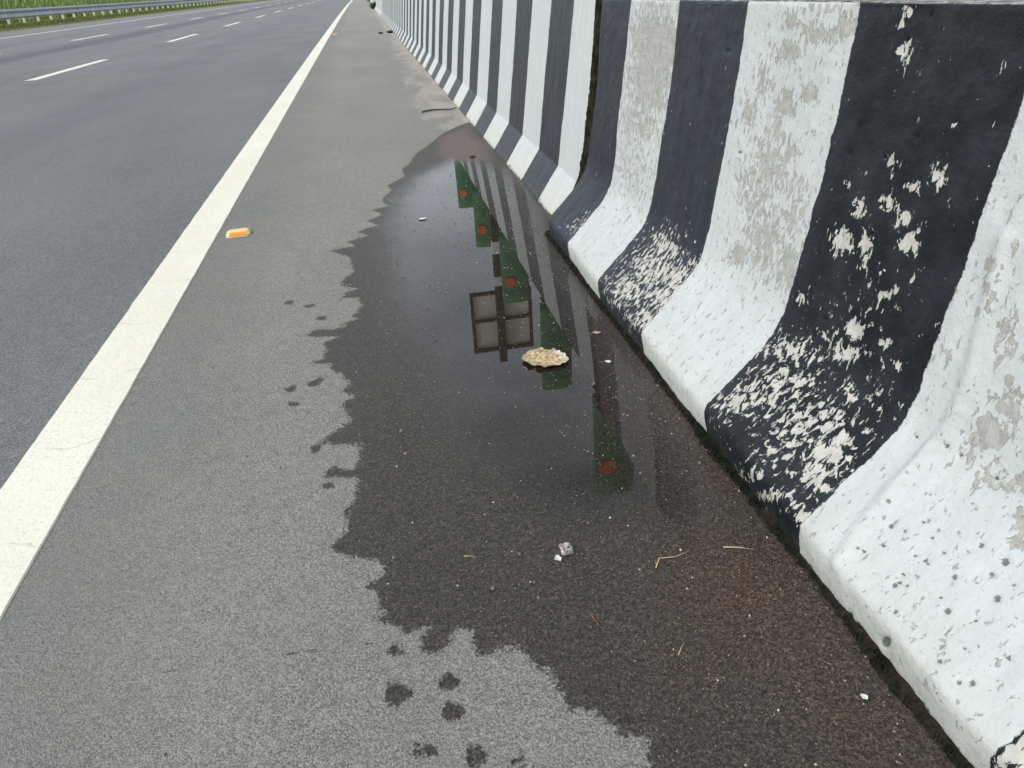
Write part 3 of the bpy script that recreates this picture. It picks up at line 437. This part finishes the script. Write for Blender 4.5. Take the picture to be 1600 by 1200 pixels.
# ------------------------------------------------------------------ verge, bank, grass
n = NT('grass_ground')
a = n.noise(n.obj, 1.3, 5, .7); b = n.noise(n.obj, 14, 4, .7)
col = n.mix(n.step(a, .35, .65), (.22, .23, .08), (.14, .22, .055)); col = n.mix(n.step(b, .45, .75), col, (.20, .17, .08))
n.set(Base_Color=col, Roughness=.95, Normal=n.bump(b, .03)); M_verge = n.m
def verge_z(x, y):
    d = -(x-curve_x(y))
    base = np.interp(d, [16.8, 17.1, 17.8, 18.3, 20, 30, 60, 400], [-.02, .05, .19, .215, .45, 3.2, 7.0, 9])
    return base
xx = np.array([-16.7, -16.85, -17, -17.2, -17.5, -17.8, -18.05, -18.3, -19, -20, -22, -25, -30, -40, -60, -120, -400]); yy = np.r_[-30, 0, np.arange(10, 120, 2), 140, 170, 220, 300, 450, 700]
V = []
for a_ in yy:
    for b_ in xx:
        X_ = b_+float(curve_x(a_)); V.append((X_, a_, float(verge_z(X_, a_))+.04*mnoise.noise(Vector((X_*1.5, a_*1.5, 0)))*(b_ < -16.9)))
tag(mesh('grass_verge', V, grid_faces(len(yy), len(xx)), M_verge), kind='structure')
V = [(-1500, -300, -.06), (1500, -300, -.06), (1500, 2500, -.06), (-1500, 2500, -.06)]
tag(mesh('ground', V, [(0, 1, 2, 3)], M_verge, smooth=False), kind='structure')
n = NT('grass_blades')
f = n.noise(n.obj, .9, 4, .7); f2 = n.noise(n.obj, 7, 3)
col = n.mix(n.step(f, .35, .65), (.16, .27, .06), (.27, .37, .11)); col = n.mix(n.math('MULTIPLY', n.step(f2, .50, .70), .6), col, (.30, .28, .13))
n.set(Base_Color=col, Roughness=.7); M_grass = n.m
def blades(name, cnt, sampler, hmin, hmax, wd, mat):
    V = np.zeros((cnt, 3, 3)); p, hh = sampler(cnt)
    ang = rng.uniform(0, 2*np.pi, cnt); lean = rng.uniform(.1, .6, cnt); H = rng.uniform(hmin, hmax, cnt)*hh
    dx, dy = np.cos(ang), np.sin(ang); w_ = wd*rng.uniform(.6, 1.4, cnt)
    V[:, 0] = p+np.stack([-dy*w_, dx*w_, 0*dx], 1); V[:, 1] = p+np.stack([dy*w_, -dx*w_, 0*dx], 1)
    V[:, 2] = p+np.stack([dx*lean*H, dy*lean*H, H], 1)
    F = np.arange(cnt*3).reshape(-1, 3)
    return mesh(name, V.reshape(-1, 3), F.tolist(), mat, smooth=False)
def samp_bank(c):
    y = 24+rng.beta(1.1, 2.2, c)*190; d = 18.6+rng.beta(1, 1.6, c)*16; x = -d+curve_x(y)
    z = verge_z(x, y)
    cl_ = np.array([mnoise.noise(Vector((a*.35, b*.35, 0))) for a, b in zip(x, y)])
    return np.stack([x, y, z], 1), .7+np.clip(cl_, -.3, .6)
tag(blades('tall_grass', 42000, samp_bank, .35, .95, .055, M_grass), 'tall bright green grass covering the bank behind the guardrail', 'grass', kind='stuff')
def samp_verge(c):
    y = 28+rng.beta(1, 2.2, c)*110; d = 16.95+rng.beta(2.2, 1.6, c)*1.7; x = -d+curve_x(y); return np.stack([x, y, verge_z(x, y)], 1), np.ones(c)
M_short = simple('short_grass_blades', (.26, .28, .10), .8, 3, .35)
tag(blades('verge_grass', 22000, samp_verge, .04, .13, .03, M_short), 'short yellowish grass strip in front of the guardrail posts', 'grass', kind='stuff')

# ------------------------------------------------------------------ guardrail
n = NT('galvanised_steel'); f = n.noise(n.obj, 3, 5, .7)
n.set(Base_Color=n.mix(n.step(f, .3, .7), (.30, .34, .38), (.44, .48, .52)), Metallic=.35, Roughness=.5); M_steel = n.m
M_post = simple('post_steel', (.84, .85, .78), .6, 5, .08)
gr = empty('guardrail', (-18, 38, .2)); tag(gr, 'galvanised double wave steel guardrail on short pale posts beside the grass', 'guardrail')
def gx(y): return -18+float(curve_x(y))
prof_w = [(0, .50), (.02, .515), (.075, .56), (.08, .60), (.03, .655), (.0, .70), (.0, .745), (.03, .79), (.08, .845), (.075, .885), (.02, .93), (0, .945)]
yy = np.r_[np.arange(18, 120, 2), np.arange(120, 260, 8)]
V = []
for y in yy:
    for dx, z in prof_w: V.append((gx(y)+dx, y, z))
    for dx, z in prof_w[::-1]: V.append((gx(y)+dx-.006, y, z))
m = 2*len(prof_w); F = grid_faces(len(yy), m, True)
for i in range(len(yy)-1): F.append((i*m+m-1, i*m, (i+1)*m, (i+1)*m+m-1)[::-1])
rail = mesh('rail_beam', V, F, M_steel); rail.parent = gr; rail.matrix_parent_inverse = Matrix.Translation(-gr.location)
# splice laps: short overlapping sleeves every 4 m
V = []; F = []
V0 = []; F0 = []; box(V0, F0, -.10, .0, -.07, .07, -.25, .62); box(V0, F0, .001, .012, -.055, .055, .30, .62)
pm = None; y = 20.5; ylist = []
while y < 190: ylist.append(y); y += 2.02
for i, y in enumerate(ylist[:98]):
    z0 = .215+.01*math.sin(i*1.7)
    if pm is None:
        pm = mesh('post', V0, F0, M_post, smooth=False); b = pm; bm = bmesh.new(); bm.from_mesh(pm.data); bmesh.ops.bevel(bm, geom=bm.edges[:], offset=.006, segments=1, affect='EDGES'); bm.to_mesh(pm.data); bm.free()
    else: b = pm.copy(); COL.objects.link(b)
    b.parent = gr; b.location = Vector((gx(y)-.01, y, z0+.10))-gr.location; b.rotation_euler = (0, R(random.uniform(-1.5, 1.5)), R(random.uniform(-3, 3)))

# ------------------------------------------------------------------ boards and sign (seen mirrored in the water)
M_green = simple('green_board_plastic', (.06, .21, .10), .45, 6, .15)
n = NT('orange_reflector'); vd = n.voro(n.obj, 220, out='Color'); n.set(Base_Color=n.mix(n.sep(vd)[0], (.75, .13, .02), (.95, .22, .04)), Roughness=.3); M_or = n.m
M_dark = simple('dark_painted_steel', (.045, .038, .032), .6, 8, .3)
M_whitep = simple('white_painted_steel', (.75, .76, .76), .5, 8, .08)
M_sheet = simple('grey_aluminium_sheet', (.82, .79, .66), .6, 4, .08)
def board(x, y, z0, zt, wd, label, tilt):
    t = empty('anti_glare_board', (x, y, z0)); tag(t, label, 'anti-glare board', 'green anti-glare boards along the barrier top')
    H = zt-z0-.02; nseg = 24; V = []; F = []
    rows = []
    for side in (0, 1):
        for i in range(nseg+1):
            u = -1+2*i/nseg; bow = .022*(1-u*u)
            zc = H - (0 if abs(u) < .8 else (abs(u)-.8)**2*1.0*wd)       # softly rounded top corners
            for k in range(9):
                V.append((u*wd/2, -bow-(.004 if side == 0 else 0), .02+(zc)*k/8))
    n1 = nseg+1
    for side in (0, 1):
        b = side*n1*9
        for i in range(nseg):
            for k in range(8):
                q = (b+i*9+k, b+(i+1)*9+k, b+(i+1)*9+k+1, b+i*9+k+1); F.append(q if side == 0 else q[::-1])
    B = n1*9
    for i in range(nseg):
        F.append((i*9+8, (i+1)*9+8, B+(i+1)*9+8, B+i*9+8)); F.append((i*9, B+i*9, B+(i+1)*9, (i+1)*9))
    for k in range(8):
        F.append((k, k+1, B+k+1, B+k)); e = nseg*9; F.append((e+k, B+e+k, B+e+k+1, e+k+1))
    mesh('panel', V, F, M_green, t, smooth=True)
    V = []; F = []; c = Vector((-wd/2+.062, -.030, 1.225-z0)); rr = .041
    tube(V, F, [c+Vector((0, .012, 0)), c+Vector((0, -.001, 0)), c+Vector((0, -.004, 0))], [rr, rr, rr*.93], 28)
    mesh('reflector', V, F, M_or, t, smooth=False)
    V = []; F = []; box(V, F, -wd/2+.01, wd/2-.01, -.035, .035, .0, .008); box(V, F, -.02, .02, .001, .006, .008, .16)
    for sx in (-.06, .06): tube(V, F, [(sx, .022, .006), (sx, .022, .02)], .008, 6)
    mesh('bracket', V, F, M_dark, t, smooth=False)
    t.rotation_euler = (0, R(tilt), 0)
names = ['nearest green anti-glare board, mirrored lowest in the puddle below the dry leaf', 'green anti-glare board mirrored under the dry leaf in the puddle',
 'green anti-glare board mirrored just above the framed sign in the puddle', 'second farthest green anti-glare board, mirrored right below the topmost one', 'farthest green anti-glare board, mirrored at the top end of the puddle']
for i, (y, wd) in enumerate(((2.80, .20), (3.90, .19), (5.35, .215), (6.80, .20), (8.25, .205))):
    yb = y
    nb = yb < Yend
    board(.795+wd/2+(.005 if not nb else .0)+float(curve_x(yb)), yb, (.7665 if nb else .8035), 1.40, wd, names[i], (0.6, -.8, .4, -.3, .5)[i])
sg = empty('road_sign', (.885, 6.1, .8035)); tag(sg, 'back of a framed rectangular road sign on a banded post, mirrored in the puddle', 'road sign')
def part(name, boxes, mat):
    V = []; F = []
    for b_ in boxes: box(V, F, *b_)
    o = mesh(name, V, F, mat, sg, smooth=False); bm = bmesh.new(); bm.from_mesh(o.data); bmesh.ops.bevel(bm, geom=bm.edges[:], offset=.002, segments=1, affect='EDGES'); bm.to_mesh(o.data); bm.free(); return o
z0 = .8035
part('post', [(-.034, .034, -.03, .03, 0, 2.29-z0)], M_dark)
part('white_band', [(-.0365, .0365, -.033, .033, 1.45-z0, 1.535-z0)], M_whitep)
part('white_band', [(-.0365, .0365, -.033, .033, 1.13-z0, 1.24-z0)], M_whitep)
part('sign_panel', [(-.262, .292, .036, .040, 1.60-z0, 2.19-z0)], M_sheet)
part('frame', [(-.262, .292, .012, .036, 1.597-z0, 1.63-z0), (-.262, .292, .012, .036, 2.157-z0, 2.19-z0), (-.262, .292, .012, .036, 1.865-z0, 1.89-z0), (-.265, -.238, .010, .038, 1.595-z0, 2.192-z0), (.268, .295, .010, .038, 1.595-z0, 2.192-z0)], M_dark)
part('base_plate', [(-.07, .07, -.05, .05, 0, .012)], M_dark)

# ------------------------------------------------------------------ moss and dirt along the foot, the gap's shadow put into its colour
n = NT('moss'); f = n.noise(n.obj, 120, 5, .8); f2 = n.noise(n.obj, 25, 4, .7)
n.set(Base_Color=n.mix(n.step(f2, .4, .62), n.mix(n.step(f, .35, .7), (.004, .005, .003), (.020, .026, .014)), (.040, .033, .025)), Roughness=1.0, Normal=n.bump(f, .004), Specular_IOR_Level=.05); M_moss = n.m
V = []; yy = np.arange(.2, Yend+.04, .006); m = 7
for y in yy:
    l = .560-.013*mnoise.noise(Vector((y*6, 0, 0)))-.010*abs(mnoise.noise(Vector((y*30, 0, 2))))-.008*mnoise.noise(Vector((y*90, 0, 2)))
    if 1.04 < y < 1.20: l -= .012*math.sin((y-1.04)/.16*math.pi)
    if y > 2.3: l += .01
    for k in range(m):
        t = k/(m-1); x = l+(.60-l)*t
        z = .0005+.009*math.sin(min(1, t*1.6)*math.pi/2)*(1+.8*mnoise.noise(Vector((x*60, y*60, 0))))
        V.append((x, y, max(z, .0006) if k else -.002))
tag(mesh('moss', V, grid_faces(len(yy), m, True), M_moss), 'dark damp moss and dirt with painted gap shadow filling the joint at the foot of the peeling barrier block', 'moss', kind='stuff')
M_tuft = simple('moss_tufts_green', (.014, .018, .010), .9, 60, .5)
def samp_moss(c):
    y = rng.uniform(.3, 2.6, c); y = np.where(rng.random(c) < .35, rng.normal(1.10, .06, c), y); x = .566+rng.normal(0, .005, c); return np.stack([x, y, np.full(c, .003)], 1), np.ones(c)
tag(blades('moss_tufts', 5200, samp_moss, .003, .012, .0011, M_tuft), 'tiny dark tufts rooted in the joint under the barrier foot', 'weeds', kind='stuff')
# black ragged joint between the two blocks
V = []; zz = np.linspace(.03, .80, 160); 
for z in zz:
    xf = float(np.interp(z, NP[:, 1], NP[:, 0])); 
    for k in range(5):
        a_ = k/4; wob = .012*mnoise.noise(Vector((z*18, k*.1, 5)))+.012*mnoise.noise(Vector((z*70, k*.3, 5)))+.006*mnoise.noise(Vector((z*190, k*.3, 5)))
        up = min(1, max(0, (z-.12)/.12)); yy_ = Yend-.035+(.035+.075*up)*a_; V.append((xf+(.008 if k == 0 else -.0005)+.05*max(0, a_-.76)/.24+wob*.35*a_+.03*(1-up), yy_+wob*a_*2.2*up, z))
tag(mesh('joint_sealant', V, grid_faces(len(zz), 5), M_moss), 'ragged black joint filling between the peeling block and the crisp striped barrier', 'joint filling')

# ------------------------------------------------------------------ small things on the ground
def lump(name, loc, r, mat, label, cat, sq=.7, amp=.3, fs=60, seed=0, group=None, sub=3, stretch=(1, 1)):
    bm = bmesh.new(); bmesh.ops.create_icosphere(bm, subdivisions=sub, radius=1)
    for v in bm.verts:
        q = v.co.copy(); k = 1+amp*mnoise.noise(q*1.3+Vector((seed, 0, 0)))+amp*.5*mnoise.noise(q*3.2+Vector((0, seed, 0)))+amp*.3*mnoise.noise(q*7+Vector((0, seed, 4)))
        v.co = Vector((q.x*k*r*stretch[0], q.y*k*r*stretch[1], q.z*k*r*sq))
    me = bpy.data.meshes.new(name); bm.to_mesh(me); bm.free(); me.materials.append(mat)
    me.polygons.foreach_set('use_smooth', [True]*len(me.polygons)); o = bpy.data.objects.new(name, me); COL.objects.link(o); o.location = (loc[0], loc[1], r*sq*.72)
    tag(o, label, cat, group); return o
n = NT('speckled_stone'); f = n.voro(n.obj, 330, out='Color'); n.set(Base_Color=n.mix(n.sep(f)[0], (.16, .13, .12), (.62, .58, .54)), Roughness=.85, Normal=n.bump(n.sep(f)[1], .0015)); M_stone = n.m
M_peb = simple('pebble_stone', (.20, .17, .14), .8, 90, .4); M_white = simple('white_shell', (.80, .80, .78), .5, 60, .1); M_black = simple('black_clod', (.05, .045, .038), .9, 50, .5)
lump('stone', D['p_stone'], .0115, M_stone, 'speckled grey stone lying on the wet asphalt', 'stone', .8, .35, seed=3)
peb = [('p_peb1', .0045, 'small tan pebble at the left edge of the wet patch'), ('p_peb2', .0045, 'small tan pebble nearest the middle of the left wet edge'), ('p_peb3', .0035, 'tiny reddish pebble on the wet asphalt left of the speckled stone'), ('p_peb4', .003, 'tiny brown pebble just left of the white flake')]
for k, (a_, r, l) in enumerate(peb): lump('pebble', D[a_], r, M_peb, l, 'pebble', .7, .3, seed=k+9, group='pebbles on the wet asphalt', sub=2)
lump('dirt_clod', D['p_bit1'], .012, M_black, 'black clod on the damp silt above the puddle', 'clod', .5, .4, seed=21, sub=2, stretch=(1.4, 1))
def flake(name, loc, pts, mat, label, cat, curl=.004, th=.0008, base=.001):
    c = np.mean(pts, 0); n_ = len(pts); V = []; F = []; rings = 4
    for side in (0, 1):
        for k in range(rings+1):
            for (px, py) in pts:
                t = k/rings; x = c[0]+(px-c[0])*t; y = c[1]+(py-c[1])*t
                z = base+curl*(t*t)*(.5+.7*mnoise.noise(Vector((x*90, y*90, 1)))) + (th if side else 0); V.append((x, y, max(z, .0006+side*th)))
    m = (rings+1)*n_
    for side in (0, 1):
        for k in range(rings):
            for i in range(n_):
                q = (side*m+k*n_+i, side*m+k*n_+(i+1) % n_, side*m+(k+1)*n_+(i+1) % n_, side*m+(k+1)*n_+i); F.append(q[::-1] if side else q)
    for i in range(n_):
        a = rings*n_+i; b = rings*n_+(i+1) % n_; F.append((a, b, m+b, m+a))
    o = mesh(name, V, F, mat, smooth=True, loc=(loc[0], loc[1], 0)); return tag(o, label, cat)
def star(r, n_, jag, seed, st=(1, 1)):
    rr = random.Random(seed); return [(math.cos(2*math.pi*i/n_)*r*st[0]*rr.uniform(1-jag, 1), math.sin(2*math.pi*i/n_)*r*st[1]*rr.uniform(1-jag, 1)) for i in range(n_)]
flake('shell_flake', D['p_feather'], star(.0085, 14, .5, 2, (.8, 1.2)), M_white, 'small torn white flake beside the speckled stone', 'flake', .004)
flake('paper_scrap', D['p_paper'], star(.021, 14, .45, 5, (1, .75)), M_white, 'small white paper scrap floating near the top left of the puddle', 'paper scrap', .005)
flake('paper_scrap', D['p_paper2'], star(.011, 12, .4, 8, (1, .8)), M_white, 'small white paper scrap by the barrier, right of the dry leaf', 'paper scrap', .003)
M_pink = simple('faded_pink_paper', (.55, .38, .34), .7, 50, .2)
flake('paper_scrap', D['p_red2'], star(.014, 12, .5, 12, (1.1, .7)), M_pink, 'faded pinkish scrap on the brown grit near the barrier foot', 'paper scrap', .004)
flake('paper_scrap', D['p_bit6'], star(.0055, 10, .4, 15), M_white, 'small white flake near the bottom right by the white barrier foot', 'paper scrap', .002)
# dead leaf
n = NT('dry_leaf'); u = n.sep(n.obj)[0]; vv = n.sep(n.obj)[1]
f = n.noise(n.mapv(n.obj, (.45, 1.3, 1)), 120, 5, .7); f2 = n.noise(n.obj, 300, 3, .6)
col = n.ramp(f, [(.34, (.16, .08, .035)), (.44, (.46, .32, .17)), (.52, (.68, .54, .34)), (.75, (.78, .69, .50))])
whi = n.math('MULTIPLY', n.step(n.math('ADD', u, n.math('MULTIPLY', n.math('SUBTRACT', f, .5), .05)), .022, .034), n.step(f2, .42, .55)); col = n.mix(whi, col, (.80, .78, .74))  # white highlights on the right end, put into the leaf colour
vein = n.step(n.math('ABSOLUTE', n.math('SUBTRACT', n.math('FRACT', n.math('ADD', n.math('MULTIPLY', u, 70), n.math('MULTIPLY', n.math('ABSOLUTE', vv), -55))), .5)), .10, .0)
col = n.mix(n.math('MULTIPLY', vein, .35), col, (.25, .14, .07))
n.set(Base_Color=col, Roughness=.7, Normal=n.bump(n.math('ADD', f, n.math('MULTIPLY', vein, -.5)), .003)); M_leaf = n.m
lf = np.array(D['leaf']); c = lf.mean(0); nl = []
for a, b in zip(lf, np.roll(lf, -1, 0)):
    for t in (0, .33, .66):
        p = a+(b-a)*t; nl.append(p+np.array([mnoise.noise(Vector((p[0]*300, p[1]*300, k))) for k in (0, 5)])*.0018)
nl = np.array(nl)-c; V = []; F = []; rings = 12; nn = len(nl)
for side in (0, 1):
    for k in range(rings+1):
        t = k/rings
        for p in nl:
            x, y = p*t; z = .006*(1-t**2.2)+.007*t**3+.008*mnoise.noise(Vector((x*25, y*95, 2)))+.0022*mnoise.noise(Vector((x*90, y*260, 2)))+.003*math.exp(-(y/.004)**2)
            V.append((x, y, max(.002, z+.002) - (.0012 if side else 0)))
m = (rings+1)*nn
for side in (0, 1):
    for k in range(rings):
        for i in range(nn):
            q = (side*m+k*nn+i, side*m+(k+1)*nn+i, side*m+(k+1)*nn+(i+1) % nn, side*m+k*nn+(i+1) % nn); F.append(q if not side else q[::-1])
for i in range(nn):
    a = rings*nn+i; b = rings*nn+(i+1) % nn; F.append((a, b, m+b, m+a))
tag(mesh('dry_leaf', V, F, M_leaf, loc=(c[0], c[1], 0)), 'crumpled tan dry leaf lying in the puddle', 'leaf')
# straws and twigs
M_straw = simple('dry_straw', (.52, .42, .24), .7, 200, .3); M_red = simple('red_stalk', (.38, .09, .07), .7, 200, .3); M_twig = simple('dark_twig', (.085, .07, .058), .9, 100, .5)
def stick(name, pts, r, mat, label, cat, group=None, z=.002):
    V = []; F = []; P = [(p[0], p[1], z+r+.0006*math.sin(i*2.1)) for i, p in enumerate(pts)]
    tube(V, F, P, [r*(1-.5*i/(len(P)-1)) for i in range(len(P))], 6)
    tag(mesh(name, V, F, mat), label, cat, group)
stick('straw', D['straw1'], .0012, M_straw, 'bent pale straw on the brown grit, kinked at its left end', 'straw', 'straws')
stick('straw', D['straw2'], .0012, M_straw, 'straight pale straw beside the foot of the white stripe', 'straw', 'straws')
stick('straw', D['straw3'], .0008, M_straw, 'thin pale straw on the wet asphalt left of the speckled stone', 'straw', 'straws')
stick('straw', D['straw4'], .0008, M_straw, 'short pale straw at the bottom of the wet patch', 'straw', 'straws')
stick('red_stalk', D['red'], .001, M_red, 'short red stalk on the wet asphalt below the speckled stone', 'stalk')
stick('twig', D['twig'], .008, M_twig, 'dark twig lying on the pale silt against the striped barrier', 'twig')
for k, (key, r, l) in enumerate((('p_debris', .06, 'dark clump of debris on the far silt, left one of two'), ('p_debris2', .06, 'dark clump of debris touching the far silt, right one of two'))):
    lump('debris_clump', (D[key][0]+(.0, .03)[k], D[key][1]), r*(.55, .8)[k], M_black, l, 'debris', .6, .7, seed=30+k, group='debris clumps by the far barrier', sub=3, stretch=(1.25, 1))
def weed(key, size, cnt, label, sd_):
    x0, y0 = D[key]; g2 = np.random.default_rng(sd_); V = []; F = []
    for i in range(cnt):
        a = g2.uniform(0, 6.28); e = g2.uniform(.2, 1.4); L_ = size*g2.uniform(.4, 1); d = np.array([math.cos(a)*math.cos(e), math.sin(a)*math.cos(e), math.sin(e)])*L_
        b = np.array([math.cos(a), math.sin(a), 0])*size*.15*g2.uniform(0, 1); s_ = np.array([-math.sin(a), math.cos(a), 0])*size*.05
        k = len(V); V += [b-s_, b+s_, b+d*.6+s_*1.5, b+d*.6-s_*1.5, b+d]; F += [(k, k+1, k+2, k+3), (k+3, k+2, k+4)]
    tag(mesh('weed', V, F, M_grass if cnt > 150 else simple('weed_leaves', (.05, .055, .03), .8, 20, .5), loc=(x0-.1, y0, 0), smooth=False), label, 'weed', 'weeds at the far barrier foot')
weed('p_weed', .42, 70, 'dark leafy weed growing at the foot of the pale distant barrier', 4)
weed('p_weed2', .5, 200, 'greener weed farthest along the barrier foot', 6)

# road studs
n = NT('stud_body'); n.set(Base_Color=n.mix(n.step(n.noise(n.obj, 120, 4), .4, .65), (.80, .60, .26), (.86, .74, .44)), Roughness=.5); M_body = n.m
n = NT('stud_lens'); vd = n.voro(n.obj, 300, out='Color'); n.set(Base_Color=n.mix(n.sep(vd)[0], (.85, .26, .02), (1.0, .40, .06)), Roughness=.22); M_lens = n.m
def stud(loc, label, rot):
    t = empty('road_stud', (loc[0], loc[1], 0)); tag(t, label, 'road stud', 'road studs beside the white edge line'); t.rotation_euler = (0, 0, R(rot))
    W, Dp, H = .047, .042, .017
    bm = bmesh.new(); vs_ = []
    ring = lambda w_, d_, z: [(-w_+.012, -d_, z), (w_-.012, -d_, z), (w_, -d_+.014, z), (w_, d_-.014, z), (w_-.012, d_, z), (-w_+.012, d_, z), (-w_, d_-.014, z), (-w_, -d_+.014, z)]
    R_ = [ring(W, Dp, .0), ring(W, Dp, .005), ring(W-.006, Dp-.020, H)]
    V = sum(R_, []); F = [tuple(range(16, 24))]
    for k in range(2):
        for i in range(8): F.append((k*8+i, k*8+(i+1) % 8, (k+1)*8+(i+1) % 8, (k+1)*8+i))
    o = mesh('stud_housing', V, F, M_body, t, smooth=False); bm = bmesh.new(); bm.from_mesh(o.data); bmesh.ops.bevel(bm, geom=bm.edges[:], offset=.0015, segments=2, affect='EDGES'); bm.to_mesh(o.data); bm.free()
    for s in (-1, 1):      # sloping lens on both traffic faces
        nx = .012/math.hypot(.012, .020); y1, z1, y2, z2 = -Dp+.001, .0065, -Dp+.0165, .0150
        V = [(-W+.014, y1, z1), (W-.014, y1, z1), (W-.017, y2, z2), (-W+.017, y2, z2)]
        V += [(a, b+.004, c_-.004) for a, b, c_ in V]; V = [(a, b-.0012, c_+.0014) for a, b, c_ in V]
        F = [(0, 1, 2, 3), (7, 6, 5, 4), (0, 4, 5, 1), (1, 5, 6, 2), (2, 6, 7, 3), (3, 7, 4, 0)]
        l = mesh('reflector', V, F, M_lens, t, smooth=False)
        if s > 0: l.rotation_euler = (0, 0, math.pi)
stud(D['p_stud'], 'yellow road stud with an orange reflector beside the near edge line', 5)
stud(D['p_stud2'], 'small distant road stud beside the white edge line, nearer of the two far ones', 0)
stud(D['p_stud3'], 'farthest road stud beside the white edge line', 0)

# loose grit
cnt = 2600; bm = bmesh.new(); V = []; F = []
tet = np.array([(1, 0, -.4), (-.5, .85, -.4), (-.5, -.85, -.4), (0, 0, .9)]); octa = np.array([(1,0,0),(-1,0,0),(0,1,0),(0,-1,0),(0,0,.8),(0,0,-.8)])
oF = [(0,2,4),(2,1,4),(1,3,4),(3,0,4),(2,0,5),(1,2,5),(3,1,5),(0,3,5)]
for i in range(cnt):
    y = .35+rng.beta(1, 1.8)*3.6
    x = rng.uniform(-.60, .56) if rng.random() < .35 else .56-abs(rng.normal(0, .28))
    if x < -.62: continue
    r = .0007+.0016*rng.random()**4 + (0.0003*y); A = rng.normal(0, 1, 3); ro = Matrix.Rotation(rng.uniform(0, 6.28), 3, Vector(A))
    k = len(V); sc = rng.uniform(.7, 1.3, 3)
    V += [tuple(np.array(ro@Vector(v*sc*r))+np.array([x, y, r*.4])) for v in octa]; F += [tuple(k+j for j in f) for f in oF]
n = NT('grit_grains'); gi = n.N.new('ShaderNodeNewGeometry').outputs['Random Per Island']
n.set(Base_Color=n.ramp(gi, [(0, (.10, .07, .05)), (.45, (.20, .15, .11)), (.75, (.36, .31, .25)), (1, (.70, .67, .62))]), Roughness=.7); M_grit = n.m
tag(mesh('grit', V, F, M_grit, smooth=False), 'loose sand grains and tiny stones scattered over the shoulder', 'grit', kind='stuff')
scene.render.engine = 'CYCLES'
